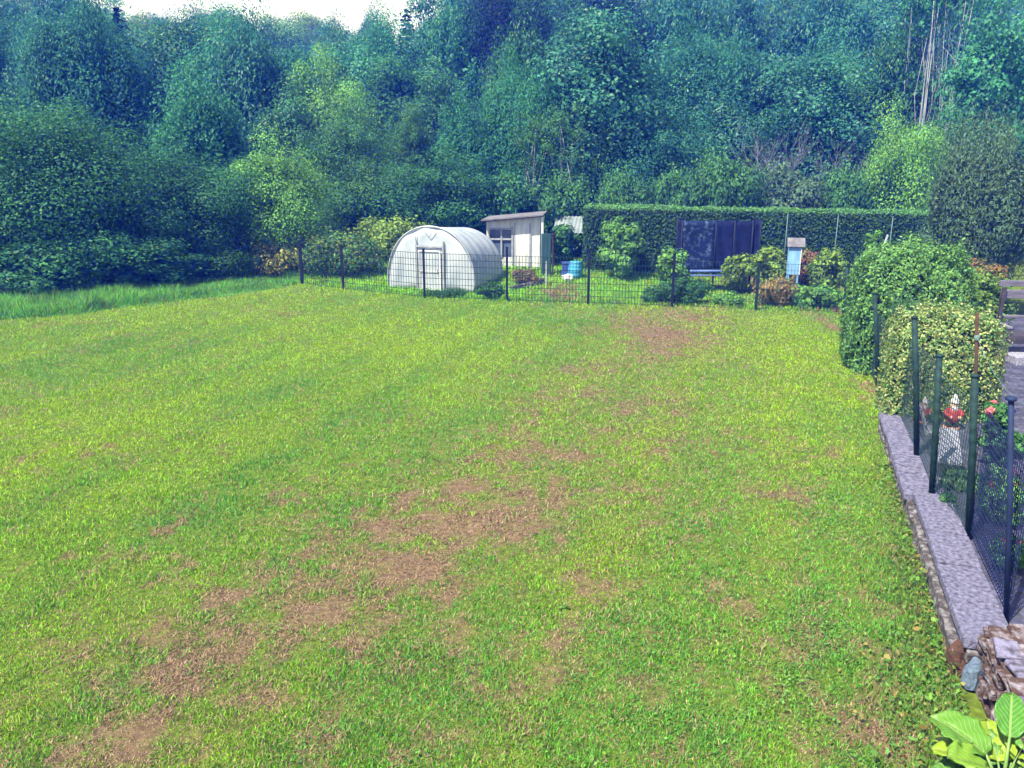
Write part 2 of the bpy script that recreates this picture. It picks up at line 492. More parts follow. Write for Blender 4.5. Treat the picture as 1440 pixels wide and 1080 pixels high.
def box_foliage(sx, sy, sz, n, leaf, seed, rough=0.05, round_top=0.0):
    """leaves over the faces of a clipped block standing on z=0, centred in x and y"""
    g = np.random.default_rng(seed)
    A = np.array([sx * sz, sx * sz, sy * sz, sy * sz, sx * sy])
    f = g.choice(5, n, p=A / A.sum())
    a, b = g.random(n), g.random(n)
    p = np.zeros((n, 3)); nr = np.zeros((n, 3))
    for i, (fx, fy) in enumerate(((0, -1), (0, 1), (-1, 0), (1, 0))):
        k = f == i
        if fy: p[k] = np.c_[(a[k] - .5) * sx, np.full(k.sum(), fy * sy / 2), b[k] * sz]
        else: p[k] = np.c_[np.full(k.sum(), fx * sx / 2), (a[k] - .5) * sy, b[k] * sz]
        nr[k] = (fx, fy, 0.25)
    k = f == 4; p[k] = np.c_[(a[k] - .5) * sx, (b[k] - .5) * sy, np.full(k.sum(), sz)]; nr[k] = (0, 0, 1)
    un = (fbm(p[:, 0] * 2.2 + p[:, 1], p[:, 2] * 2.2 + p[:, 1] * 2, seed) - 0.5) * rough * 5
    p += unit(nr) * (un + g.normal(size=n) * rough)[:, None]
    if round_top:
        t = np.clip(np.abs(p[:, 0]) / (sx / 2), 0, 1); p[:, 2] *= 1 - round_top * t ** 3
    nrm = unit(nr + g.normal(size=(n, 3)) * 0.75); ax = unit(g.normal(size=(n, 3)) + np.array([0, 0, .4]))
    lob = 0.75 + 0.6 * fbm(p[:, 0] * 3 + p[:, 1] * 2, p[:, 2] * 3, seed + 5)
    global rng
    return leaves(p, nrm, ax, leaf * g.uniform(.8, 1.5, n), leaf * g.uniform(.5, .9, n), tints(n, lob))


# ------------------------------------------------------------------ lawn: where the turf is worn and dry (world places)
def blob(u, v, ru, rv, s):
    c = P(u, v); dx = 1.25 * ru / ppm(c.y, 0)
    dy = 1.25 * (P(u, v - rv).y - P(u, v + rv).y) / 2
    return (c.x, c.y, dx, dy, s)


DRY = [blob(*b) for b in (
    (640, 735, 120, 28, 1.0), (560, 800, 80, 24, .95), (470, 865, 70, 22, .9), (380, 890, 60, 16, .6), (640, 690, 60, 14, .5), (720, 640, 60, 14, .6),
    (320, 840, 70, 18, .4), (420, 780, 60, 16, .4), (520, 690, 60, 10, .35), (760, 700, 50, 12, .5), (830, 650, 50, 14, .45), (860, 560, 60, 18, .4),
    (930, 470, 60, 22, .75), (960, 445, 50, 8, .6), (820, 520, 60, 14, .4), (900, 610, 60, 14, .4), (700, 480, 50, 8, .2),
    (740, 905, 50, 20, .8), (790, 950, 60, 20, .6), (840, 830, 60, 18, .5), (900, 750, 60, 16, .45), (1030, 840, 40, 22, .75), (1110, 700, 40, 10, .6), (1140, 630, 40, 16, .55), (1090, 670, 40, 8, .3),
    (370, 985, 60, 14, .7), (260, 960, 60, 14, .45), (90, 920, 40, 10, .6), (80, 1060, 90, 20, .9), (180, 1035, 60, 18, .8), (620, 1020, 80, 20, .55), (560, 1060, 80, 14, .4), (700, 980, 50, 12, .6), (300, 1020, 60, 14, .5), (230, 1060, 60, 14, .6), (960, 960, 60, 18, .35),
    (1195, 470, 12, 22, 1.2), (1225, 545, 12, 12, 1.0), (1185, 440, 16, 8, .7), (1270, 1030, 70, 40, .9), (1300, 940, 40, 30, .5), (1330, 1060, 60, 20, .7), (1150, 520, 40, 8, .25), (1260, 880, 30, 20, .3),
    (80, 455, 120, 5, .45), (200, 470, 100, 5, .25), (390, 440, 50, 5, .5), (110, 490, 60, 6, .35), (300, 520, 60, 8, .15), (150, 560, 60, 8, .2), (790, 410, 30, 10, 1.1), (820, 418, 26, 6, .5), (1095, 408, 36, 22, 1.0), (1140, 375, 24, 20, 1.0))]


def track(y):
    return np.where(y > 8.2, -.6 + .37 * (y - 8.2), -.6 + .8 * (y - 8.2))


def dryness(x, y):
    d = np.zeros_like(x)
    for cx, cy, rx, ry, s in DRY:
        q = ((x - cx) / rx) ** 2 + ((y - cy) / ry) ** 2
        d = np.maximum(d, s * np.exp(-q * 0.9))
    n = fbm(x * 1.5, y * 1.2, 3, 4); n2 = fbm(x * 6, y * 5, 9, 3); n3 = fbm(x * .5, y * .35, 21, 3)
    band = np.exp(-((x - track(y)) / 1.7) ** 2)              # the worn track up the lawn
    far = np.interp(y, [8, 16], [1, .55])
    v = np.minimum(d, 1.2) * .95 + .2 * band + (n - 0.5) * 1.2 * far + (n2 - 0.5) * 2.3 * far + (n3 - .5) * .5 - np.interp(y, [8, 16], [.16, .22])
    return np.clip(v * 1.1, 0, 1)


# lawn outline: left border from the verge, far border at the fence, right border at the wall
FENCE = [PY(425, 400, 27.0), PY(483, 405, 25.9), PY(597, 412, 24.6), PY(713, 418, 24.25), PY(827, 426, 23.95), PY(945, 428, 23.7), PY(1063, 430, 23.4), PY(1187, 430, 23.1)]
for p in FENCE: p.z = float(gz(p.x, p.y))
VERGE = [P(-260, 480), P(0, 452), P(100, 444), P(180, 432), P(290, 420), P(362, 409), P(425, 402)]


def left_edge(y):
    ys = np.array([p.y for p in VERGE]); xs = np.array([p.x for p in VERGE])
    return np.interp(y, ys, xs, left=-14.5)


def fence_y(x):
    return np.interp(x, [p.x for p in FENCE], [p.y for p in FENCE])


WA, WB = P(1239, 577, .3), P(1336, 872, .3)
WD = (WA - WB).normalized(); WN = Vector((WD.y, -WD.x, 0))     # along the wall (away), and to its right


def wall_x(y):
    return WB.x + (y - WB.y) * WD.x / WD.y


GREENS = [blob(u, v, ru, rv, 1.0)[:4] for u, v, ru, rv in ((780, 440, 110, 18), (560, 430, 120, 14), (600, 930, 120, 50), (900, 1000, 120, 60), (1150, 900, 120, 80), (60, 520, 80, 20), (330, 720, 120, 30), (900, 880, 90, 30))]


def turf_colour(x, y, d, fresh, n):
    """albedo of living grass mixed with dry thatch"""
    a = fbm(x * .22, y * .22, 31, 3); b = fbm(x * 1.3, y * 1.3, 37, 3)
    across = x * math.cos(R(18)) - y * math.sin(R(18))
    stripe = np.sin(across * 3.3 + 1.5 * a) * .5 + np.sin(across * 7.1) * .25
    gr = np.zeros(len(x))
    for cx, cy, rx, ry in GREENS: gr = np.maximum(gr, np.exp(-((x - cx) / rx) ** 2 - ((y - cy) / ry) ** 2))
    yel = np.clip((a - .35) * 1.3 + .42 * np.clip((y - 7) / 9, 0, 1) + .34 * stripe + (b - .5) * .7 - .5 * gr + .12 + rng.normal(size=len(x)) * .14, 0, 1)
    g1 = np.array([0.10, 0.295, 0.034]); g2 = np.array([0.27, 0.45, 0.014])
    c = g1 * (1 - yel[:, None]) + g2 * yel[:, None]
    va = np.interp(y, [5, 12, 20], [.62, .35, .2]); c = c * (1 + va * rng.uniform(-1, 1.1, len(x)))[:, None]
    br = np.array([0.285, 0.195, 0.13]) * rng.uniform(.3, 1.6, len(x))[:, None]
    st = np.array([0.42, 0.36, 0.15])
    straw = rng.random(len(x)) < np.interp(y, [5, 20], [.08, .03])
    c[straw] = st * rng.uniform(.7, 1.2, straw.sum())[:, None]
    worn = np.exp(-((x - track(y)) / 2.6) ** 2) * (.45 + 1.1 * fbm(x * 1.1, y * .9, 71, 3)) + .35 * np.exp(-((x - wall_x(y) + 2.2) / 2) ** 2)
    isdry = rng.random(len(x)) < np.clip(d * .88 + .25 * worn + .02, 0, .93)
    c[isdry] = br[isdry]
    return c, isdry


# ------------------------------------------------------------------ ground
xs = np.unique(np.r_[np.linspace(-150, -30, 25), np.linspace(-30, -16, 15), np.arange(-16, 13, .14), np.linspace(13, 30, 18), np.linspace(30, 150, 25)])
ys = np.unique(np.r_[np.linspace(-14, 2, 9), np.arange(2, 28, .14), np.linspace(28, 50, 30), np.linspace(50, 150, 45)])
X, Y = np.meshgrid(xs, ys); x, y = X.ravel(), Y.ravel()
Z = gz(x, y) + (fbm(x * .8, y * .8, 2, 3) - .5) * .05 + (fbm(x * .15, y * .15, 4, 2) - .5) * .12 * sstep((y - 40) / 20)
d = dryness(x, y)
lawn = np.array([0.085, 0.125, 0.018]); soil = np.array([0.13, 0.088, 0.06]); wood = np.array([0.035, 0.05, 0.02])
col = lawn * (1 - d[:, None]) + soil * d[:, None]
wmask = np.clip(np.maximum((y - 31) / 3, (left_edge(y) - .6 - x) / 1.0), 0, 1)[:, None]
col = col * (1 - wmask) + wood * wmask
ni, nj = len(xs), len(ys)
idx = np.arange(ni * nj).reshape(nj, ni)
Qg = np.stack([idx[:-1, :-1].ravel(), idx[:-1, 1:].ravel(), idx[1:, 1:].ravel(), idx[1:, :-1].ravel()], 1)
g = link('ground', np_mesh('ground', np.c_[x, y, Z], [Qg], M['ground'], col)); tag(g, kind='structure')
g.data.polygons.foreach_set('use_smooth', [True] * len(g.data.polygons))


def ground_z(x, y):
    return gz(x, y) + (fbm(x * .8, y * .8, 2, 3) - .5) * .05 + (fbm(x * .15, y * .15, 4, 2) - .5) * .12 * sstep((y - 40) / 20)


# ------------------------------------------------------------------ grass blades
def blades(x, y, L, W, lean, tint, zoff=0.0):
    n = len(x)
    z = ground_z(x, y) - .006 + zoff
    az = rng.uniform(0, 2 * math.pi, n); fa = rng.uniform(0, 2 * math.pi, n)
    d = np.c_[np.cos(az), np.sin(az), np.zeros(n)]; s = np.c_[np.cos(fa), np.sin(fa), np.zeros(n)] * W[:, None] * .5
    b = np.c_[x, y, z]; up = np.array([0, 0, 1.0])
    l1 = np.clip(lean, 0, 1.45)
    mid = b + (d * np.sin(l1 * .6)[:, None] + up * np.cos(l1 * .6)[:, None]) * (L * .55)[:, None]
    tip = mid + (d * np.sin(l1)[:, None] + up * np.cos(l1)[:, None]) * (L * .5)[:, None]
    V = np.stack([b - s, b + s, mid + s * .8, mid - s * .8, tip], 1).reshape(-1, 3)
    i = np.arange(n)[:, None] * 5
    return V, np.hstack([i, i + 1, i + 2, i + 3]), np.hstack([i + 3, i + 2, i + 4]), np.repeat(tint, 5, 0)


def scatter(n, y0, y1, margin=1.1):
    y = np.sqrt(rng.uniform(y0 ** 2, y1 ** 2, n))
    hw = (y * math.cos(PITCH) + CAMH * math.sin(PITCH)) * 720 / F * margin
    return rng.uniform(-1, 1, n) * hw, y


parts = []
n = 760000
y = 4.2 * (27.5 / 4.2) ** rng.random(n)                      # more blades per metre near by
hw = (y * math.cos(PITCH) + CAMH * math.sin(PITCH)) * 720 / F * 1.1
x = rng.uniform(-1, 1, n) * hw
k = (x > left_edge(y) - .3) & (x < np.where(y < WA.y, wall_x(y) + .02, wall_x(y) + .25)) & (y < fence_y(x) + .15)
x, y = x[k], y[k]
d = dryness(x, y)
T, isd = turf_colour(x, y, d, None, None)
cl = fbm(x * 4.5, y * 4.5, 41, 3); cl2 = fbm(x * 1.1, y * 1.1, 43, 3)
gs = .85 + y * .028
L = .036 * gs ** .5 * (.25 + 1.5 * cl ** 1.4 + .4 * cl2) * rng.uniform(.6, 1.4, len(x)) * np.where(isd, 1.1, 1) * (1 - .3 * d)
L = L * (1 + 1.0 * np.clip(1 - (fence_y(x) - y) / .5, 0, 1))
lean = np.where(isd, rng.uniform(.9, 1.5, len(x)), rng.uniform(.15, 1.35, len(x)))
W = (.0033 + .00078 * y) * rng.uniform(.7, 1.4, len(x))
parts.append(blades(x, y, L, W, lean, T))


def join_blades(name, parts):
    V, Q, T3, T, o = [], [], [], [], 0
    for v, q, t3, t in parts:
        V.append(v); Q.append(q + o); T3.append(t3 + o); T.append(t); o += len(v)
    return link(name, np_mesh(name, np.concatenate(V), [np.concatenate(Q), np.concatenate(T3)], M['grass'], np.concatenate(T)))


tag(join_blades('lawn_grass', parts), 'short mown lawn grass, green with dry brown patches', 'grass', kind='stuff')

# taller weeds at the foot of the wall
n = 8000
t = rng.random(n) ** 1.0
y = 4.0 + t * 9.5; x = wall_x(y) - np.abs(rng.normal(size=n)) * .28 * (1 + .8 * (y < 6.2)) + .03
k = rng.random(n) < np.clip(1.5 - (y - 4) / 6, .25, 1); x, y = x[k], y[k]
T = np.array([0.11, 0.2, 0.035]) * rng.uniform(.6, 1.6, len(x))[:, None]; dr = rng.random(len(x)) < .16; T[dr] = np.array([.27, .19, .1]) * rng.uniform(.6, 1.3, dr.sum())[:, None]
weedp = [blades(x, y, rng.uniform(.04, .13, len(x)) * np.where(y > 8, .6, 1), rng.uniform(.006, .016, len(x)), rng.uniform(.1, 1.1, len(x)), T)]
# clover and plantain leaves lying in the turf, mostly on the right
n = 16000
y = 4.2 * (16 / 4.2) ** rng.random(n); x = wall_x(y) - np.abs(rng.normal(size=n)) * 1.5 - .05
cl = fbm(x * 2.2, y * 2.2, 81, 3); k = (cl > .5) & (rng.random(n) < np.clip((cl - .5) * 9, 0, 1)); x, y = x[k], y[k]
n2 = 26
for _ in range(n2):
    cy = 4.6 * (11 / 4.6) ** rng.random(); cx = wall_x(cy) - rng.uniform(.2, 6.5); m_ = int(rng.integers(14, 34)); r_ = rng.uniform(.03, .09)
    x = np.r_[x, cx + rng.normal(size=m_) * r_]; y = np.r_[y, cy + rng.normal(size=m_) * r_]
nw = 3000
yw = 4.0 + rng.random(nw) ** 1.5 * 6.5; xw = wall_x(yw) - np.abs(rng.normal(size=nw)) * np.where(yw < 6.4, .4, .13) + .02
x = np.r_[x, xw]; y = np.r_[y, yw]
lf = np.r_[np.ones(len(x) - nw), rng.uniform(.7, 1.7, nw) * np.where(rng.random(nw) < .12, 1.5, 1)]; lg = np.r_[np.ones((len(x) - nw, 3)), np.where(rng.random((nw, 1)) < .3, np.array([2.0, .75, 1.2]), np.array([1.0, .95, .9]))]
p = np.c_[x, y, ground_z(x, y) + rng.uniform(.012, .05, len(x)) * lf ** 1.5]
V, Q, T = leaves(p, unit(rng.normal(size=p.shape) * .45 + [0, 0, 1]), unit(rng.normal(size=p.shape)), lf * rng.uniform(.016, .034, len(x)), lf * rng.uniform(.012, .026, len(x)), tints(len(x), 1.0, .5, 1.5) * np.array([.10, .24, .045]) * lg)
tag(link('clover', np_mesh('clover', V, [Q], M['grass'], T)), 'patches of clover and small broad leaved weeds in the turf and along the wall', 'clover', kind='stuff')
tag(join_blades('weeds', weedp), 'taller green and straw weeds growing along the foot of the wall', 'weeds', kind='stuff')

# long grass verge on the left
n = 90000
y = rng.uniform(17.5, 28.5, n); x = left_edge(y) + (fbm(y * 1.6, y * 0, 65, 3) - .55) * .9 - rng.random(n) ** 1.2 * np.interp(y, [17, 26, 28], [4.5, 4.0, 3])
T = np.array([0.14, 0.40, 0.05]) * (rng.uniform(.4, 1.5, n) * (.5 + 1.0 * fbm(x * 1.5, y * 1.5, 61, 3)))[:, None]; dr = rng.random(n) < .12; T[dr] = np.array([.26, .22, .09])
fr = np.clip((left_edge(y) - x) / .6, .15, 1)
tag(join_blades('verge_grass', [blades(x, y, rng.uniform(.14, .42, n) * (.35 + 1.3 * fbm(x * 1.8, y * 1.8, 63, 3)) * fr * np.interp(y, [23, 26], [1, .6]), rng.uniform(.012, .026, n), rng.uniform(.1, 1.2, n), T)]), 'long dark green grass verge left of the lawn under the trees', 'grass', kind='stuff')

# kitchen-garden turf beyond the fence
n = 80000
x = rng.uniform(-9, 14, n); y = rng.uniform(23, 33, n); k = y > fence_y(x) + .1; x, y = x[k], y[k]
d = dryness(x, y); T, isd = turf_colour(x, y, d, None, None); gr = ~isd; T[gr] = T[gr] * np.array([1.0, 1.4, 1.0])
fr = np.clip(1.6 - (y - fence_y(x)) / .8, 1, 2.2)
tag(join_blades('garden_grass', [blades(x, y, rng.uniform(.05, .13, len(x)) * fr, rng.uniform(.014, .024, len(x)), rng.uniform(.1, 1.1, len(x)), T)]), 'bright green grass of the garden beyond the mesh fence', 'grass', kind='stuff')

# ------------------------------------------------------------------ tree kinds
def crown_mesh(name, V, Q, T):
    return np_mesh(name, V, [Q], M['leaf'], T)


KIND = {}


def add_kind(key, h, w, base, nl, per, leaf, seed, style='round', r0=.13, nb=8, bark='bark', stems=1, spread=0, interior=.15, droop=0.0):
    V, Q, T, cen = lobes_cloud(w, h, base, nl, per, leaf, seed, style, interior, droop)
    tr = wood_mesh('trunk', h, r0, cen, seed, M[bark], nb, .2, stems, spread)
    KIND[key] = (h, w, crown_mesh('crown', V, Q, T), tr, (V, Q, T))


add_kind('broad1', 7, 6, .5, 58, 520, .092, 11, r0=.16)
add_kind('broad2', 7, 5.4, .4, 54, 520, .092, 12, r0=.15)
add_kind('broad3', 8, 5.0, .6, 56, 520, .095, 13, r0=.15)
add_kind('big1', 7, 7, .1, 95, 900, .07, 21, r0=.2, interior=.2)
add_kind('big2', 6.5, 6, .1, 85, 900, .07, 22, r0=.18, interior=.2)
add_kind('willow1', 8, 5, .5, 64, 440, .1, 31, 'willow', r0=.13)
add_kind('willow2', 8, 4.6, .4, 60, 440, .1, 32, 'willow', r0=.12)
add_kind('willow3', 8, 5, .5, 80, 820, .07, 33, 'willow', r0=.13)
add_kind('shrub1', 3, 3.4, .05, 40, 320, .09, 41, 'dome', r0=.05, stems=4, spread=.12, nb=4)
add_kind('shrub2', 3, 3.0, .05, 38, 320, .09, 42, 'dome', r0=.05, stems=4, spread=.12, nb=4)
add_kind('birch1', 9, 4, 2.2, 60, 120, .13, 51, r0=.06, nb=9, bark='pale_bark', interior=.03)
add_kind('birch2', 9, 3.8, 6.9, 36, 150, .1, 52, r0=.055, nb=4, bark='pale_bark', interior=.03, stems=9, spread=.75)
add_kind('birch3', 9, 3.2, 4.2, 26, 120, .11, 53, r0=.12, nb=6, bark='pale_bark', interior=.02)
add_kind('grey', 6.5, 5.6, 1.35, 80, 560, .075, 61, 'willow', r0=.15, stems=3, spread=.3, interior=.2, droop=.6)
Vc, Qc, Tc = conifer_mesh(12, 7, 71)
KIND['conifer'] = (12, 7, crown_mesh('crown', Vc, Qc, Tc), wood_mesh('trunk', 13.5, .18, [(0, 0, 9)], 71, M['bark'], 0), (Vc, Qc, Tc))

# foliage albedos
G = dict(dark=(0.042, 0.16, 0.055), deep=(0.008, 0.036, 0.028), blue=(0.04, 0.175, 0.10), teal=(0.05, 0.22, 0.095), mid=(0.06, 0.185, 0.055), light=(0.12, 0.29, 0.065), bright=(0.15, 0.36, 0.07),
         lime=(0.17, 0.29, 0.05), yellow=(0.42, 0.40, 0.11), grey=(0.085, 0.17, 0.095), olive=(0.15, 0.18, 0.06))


def tree(name, label, u, y, vtop, wpx, kind, colour, cat='tree', group=None, rz=None):
    h0, w0, cm, tm, _ = KIND[kind]
    top = PY(u, vtop, y); b = Vector((top.x, y, float(ground_z(np.array([top.x]), np.array([y]))[0])))
    h = max(top.z - b.z, .5); w = wpx / ppm(y, 2)
    o = empty(name, b, rz if rz is not None else random.uniform(0, 6.28), label, cat, group)
    o.scale = (w / w0, w / w0, h / h0)
    t = link('trunk' if cat == 'tree' else 'stems', tm, o)
    c = link('crown' if cat == 'tree' else 'foliage', cm, o)
    c.color = (*G[colour], 1)
    return o


WT = 'trees of the wooded slope'
LT = 'trees along the left edge of the lawn'
BT = 'shrubs behind the kitchen garden'
tree('leafy_tree', 'large dark leafy tree at the far left edge, foliage reaching down to the verge', 60, 26.3, 140, 330, 'big1', 'dark', group=LT)
tree('leafy_tree', 'dark low branched tree between the far left tree and the light green bushy tree', 245, 28.2, 195, 230, 'big2', 'dark', group=LT)
tree('bushy_tree', 'light green bushy tree above the yellowish weeds left of the mesh fence', 385, 29.5, 192, 150, 'broad1', 'bright', group=LT)
tree('feathery_tree', 'blue green feathery tree rising just behind the dark tree at the left', 270, 33, 110, 190, 'willow1', 'teal', group=WT)
tree('feathery_tree', 'tall blue green tree at the top left corner with a dark gap on its left', 100, 38, -14, 240, 'willow3', 'blue', group=WT)
tree('leafy_tree', 'tall blue green broad tree under the pale sky, left of the rounded bright green tree', 330, 46, 18, 200, 'broad2', 'teal', group=WT)
tree('leafy_tree', 'narrow blue tree directly left of the rounded bright green tree', 400, 50, 60, 120, 'broad3', 'blue', group=WT)
tree('round_tree', 'rounded bright green tree standing out from the dark wood left of centre', 462, 40, 74, 116, 'broad2', 'bright', group=WT)
tree('leafy_tree', 'medium green tree below the rounded bright green tree', 480, 35, 140, 130, 'broad1', 'mid', group=WT)
tree('elder_tree', 'dark bushy tree behind the white polytunnel, left one of the pair', 510, 33.5, 205, 150, 'broad1', 'mid', group=BT)
tree('elder_tree', 'dark bushy tree behind the polytunnel and the shed, right one of the pair', 610, 33, 208, 160, 'broad2', 'dark', group=BT)
tree('slim_tree', 'slim young tree in front of the pointed dark fir at centre left', 575, 37, 138, 62, 'broad3', 'mid', group=WT)
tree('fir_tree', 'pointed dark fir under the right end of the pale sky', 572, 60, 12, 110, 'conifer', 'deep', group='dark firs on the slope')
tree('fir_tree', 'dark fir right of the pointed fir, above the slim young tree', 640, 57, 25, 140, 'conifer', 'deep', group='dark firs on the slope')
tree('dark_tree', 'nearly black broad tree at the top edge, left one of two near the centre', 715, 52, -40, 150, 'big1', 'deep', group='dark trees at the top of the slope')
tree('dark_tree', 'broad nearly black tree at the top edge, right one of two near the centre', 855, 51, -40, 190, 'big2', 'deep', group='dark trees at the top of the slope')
tree('leafy_tree', 'dark blue tree below the pointed dark fir', 560, 47, 70, 150, 'broad3', 'dark', group=WT)
tree('willow_tree', 'tall teal willow above the shed, peaked like a cone', 730, 38.5, 72, 170, 'willow3', 'teal', group=WT)
tree('willow_tree', 'round headed grey green willow right of the cone shaped one, above the left hedge end', 850, 38, 100, 150, 'willow2', 'mid', group=WT)
tree('feathery_tree', 'short teal tree between the slim young tree and the cone shaped willow', 645, 37.5, 140, 120, 'willow2', 'teal', group=WT)
tree('feathery_tree', 'pale blue green airy tree below the right nearly black tree, widest of the right half', 985, 44, 25, 230, 'willow3', 'blue', group=WT)
tree('leafy_tree', 'dark based tree above the middle of the clipped hedge', 940, 37, 145, 140, 'broad2', 'blue', group=WT)
tree('leafy_tree', 'round blue green tree right of the pale blue green airy tree', 1115, 43, 45, 200, 'broad1', 'blue', group=WT)
tree('leafy_tree', 'medium tree with greener crown between the grey dead branches and the pale trunks', 1205, 43, 62, 150, 'broad3', 'mid', group=WT)
tree('birch_tree', 'cluster of pale bare lower trunks with leaves only at the top, upper right', 1335, 40, -55, 120, 'birch2', 'teal', group='birches at the upper right')
tree('birch_tree', 'airy green birch at the upper right corner beside the pale trunks', 1412, 36, -20, 130, 'birch1', 'teal', group='birches at the upper right')
tree('birch_tree', 'thin young birch with a pale stem above the shed, left of two', 752, 34.6, 140, 60, 'birch3', 'mid', group='thin birches above the shed')
tree('birch_tree', 'thin young birch with a pale stem above the shed, right of two', 790, 34.8, 130, 66, 'birch3', 'mid', group='thin birches above the shed')
tree('bushy_tree', 'yellow green bushy tree above the right end of the clipped hedge', 1278, 32.5, 145, 125, 'broad1', 'bright', group=BT)
tree('bushy_tree', 'green bushy tree behind the yellow green one at the right', 1330, 35, 150, 130, 'broad1', 'mid', group=BT)
tree('grey_tree', 'grey green drooping tree at the right edge with a dark trunk behind the bench', 1400, 23, 180, 210, 'grey', 'grey', group=BT)
for (lab, u, y, vt, w, k, c) in (
        ('green shrub just above the clipped hedge, leftmost of those behind it', 870, 33, 225, 90, 'shrub1', 'mid'),
        ('low green shrub behind the clipped hedge, second from its left end', 945, 33, 232, 80, 'shrub2', 'mid'),
        ('rounded green shrub behind the clipped hedge, in front of the dead branches', 1025, 33, 195, 110, 'shrub1', 'mid'),
        ('blue green shrub behind the clipped hedge under the dead branches', 1110, 33.5, 225, 110, 'shrub2', 'grey'),
        ('dark green shrub behind the clipped hedge left of the yellow green bushy tree', 1195, 33.2, 215, 90, 'shrub1', 'mid'),
        ('dark low bush under the large leafy tree at the far left edge', 40, 24.0, 325, 190, 'shrub1', 'dark'),
        ('dark low bush at the verge under the dark tree, left of the verge end', 190, 25.8, 330, 180, 'shrub2', 'dark'),
        ('dark low bush where the grass verge ends', 310, 27.8, 340, 100, 'shrub1', 'mid'),
        ('dark undergrowth bush behind the shed roof', 700, 34.5, 225, 120, 'shrub1', 'dark'),
        ('dark bush above the pale sheet right of the shed', 795, 34, 240, 90, 'shrub2', 'mid')):
    tree('wild_shrub', lab, u, y, vt, w, k, c, 'shrub', BT)


def dead_shrub(label, u, y, vtop, wpx, seed):
    rd = random.Random(seed); top = PY(u, vtop, y); b = Vector((top.x, y, float(gz(top.x, y)))); h = top.z - b.z; w = wpx / ppm(y, 2)
    m = MB()

    def br(p, d, L, r, lev):
        pts = [p]; q = p.copy(); dd = d.copy()
        for i in range(4):
            dd = (dd + Vector((rd.uniform(-.2, .2), rd.uniform(-.2, .2), rd.uniform(-.05, .15)))).normalized(); q = q + dd * L / 4; pts.append(q.copy())
        m.tube(pts, [r * (1 - .17 * i) for i in range(5)], 4)
        if lev:
            for k in range(5):
                s = pts[rd.choice((1, 2, 2, 3, 3, 4))]
                br(s, (dd + Vector((rd.uniform(-.9, .9), rd.uniform(-.9, .9), rd.uniform(-.2, .6)))).normalized(), L * rd.uniform(.4, .65), r * .5, lev - 1)
    for k in range(7):
        a = k * 6.28 / 7 + rd.uniform(-.3, .3)
        br(Vector((0, 0, 0)), Vector((math.cos(a) * w / h * .45, math.sin(a) * w / h * .45, 1)).normalized(), h * rd.uniform(.45, .66), .032, 3)
    o = m.build('dead_shrub', M['dead_wood'], None, b)
    tag(o, label, 'dead shrub', 'bare dead shrubs on the slope')


dead_shrub('bare grey dead shrub with fanned branches behind the clipped hedge, left of two', 1100, 35.8, 178, 100, 3)
dead_shrub('smaller bare grey dead shrub nearer the yellow green bushy tree, right of two', 1190, 35.5, 185, 55, 5)

# the wood further up the slope, one mass
sky_u = [-200, 0, 60, 150, 190, 260, 330, 420, 450, 500, 530, 560, 600, 640, 2000]
sky_v = [-60, -60, -50, -25, 4, 0, 5, -2, 5, 9, 11, 3, -6, -40, -40]
g2 = np.random.default_rng(99)
WK = ['broad1', 'broad2', 'broad3', 'willow1', 'willow2', 'conifer']
SRC = {}
for o_ in C.objects:
    for kk in WK:
        if o_.type == 'MESH' and o_.data == KIND[kk][2]: SRC.setdefault(kk, o_)
pts, scl, rot, colr, kid = [], [], [], [], []
rows = [(42, 13), (48, 15), (55, 17), (63, 19), (72, 19), (83, 21), (95, 22), (108, 22)]
for yy, cnt in rows:
    for i in range(cnt):
        u = -140 + 1720 * (i + .5 + g2.uniform(-.35, .35)) / cnt
        y = yy + g2.uniform(-3, 3)
        ki = int(g2.choice(6, p=[.2, .2, .2, .19, .19, .02])); kk = WK[ki]
        h0, w0 = KIND[kk][0], KIND[kk][1]
        x = float(PY(u, 200, y).x); z0 = float(gz(x, y)); h = h0 * g2.uniform(.95, 1.35)
        lim = PY(u, float(np.interp(u, sky_u, sky_v)) + g2.uniform(0, 14), y).z
        if (u > 630 or u < 165) and yy > 50: h = max(h, min(lim - z0, h0 * 2.1))
        h = min(h, lim - z0)
        if h < 2.5: continue
        sh_ = h / h0; w_ = max(min(sh_, 1.5), .85) * g2.uniform(.9, 1.2)
        if yy < 60 and 1285 < u < 1395: continue
        nm = 'deep' if kk == 'conifer' else (g2.choice(['dark', 'blue', 'dark', 'blue', 'teal']) if yy < 60 else g2.choice(['dark', 'blue', 'teal', 'mid', 'mid']))
        if 60 < u < 620 and yy > 80 and g2.random() < .6: nm = g2.choice(['lime', 'light', 'bright'])  # far left trees get lighter, yellower greens to look sunlit
        pts.append((x, y, z0)); scl.append((w_, w_, sh_)); rot.append((0, 0, g2.uniform(0, 6.28))); colr.append(G[nm]); kid.append(ki)
me = bpy.data.meshes.new('distant_wood'); me.from_pydata(pts, [], [])
for nm, ty_, val in (('wscale', 'FLOAT_VECTOR', scl), ('wrot', 'FLOAT_VECTOR', rot), ('wcol', 'FLOAT_VECTOR', colr)):
    a_ = me.attributes.new(nm, ty_, 'POINT'); a_.data.foreach_set('vector', np.array(val, np.float32).ravel())
a_ = me.attributes.new('kid', 'INT', 'POINT'); a_.data.foreach_set('value', kid)
ow = link('distant_wood', me); tag(ow, 'dense blue green wood covering the slope behind the nearer trees', 'wood', kind='stuff')
wm, nt, b_, out_ = mat('wood_leaf')
a1 = N(nt, 'ShaderNodeAttribute'); a1.attribute_name = 'tint'; a2 = N(nt, 'ShaderNodeAttribute', attribute_type='INSTANCER'); a2.attribute_name = 'wcol'
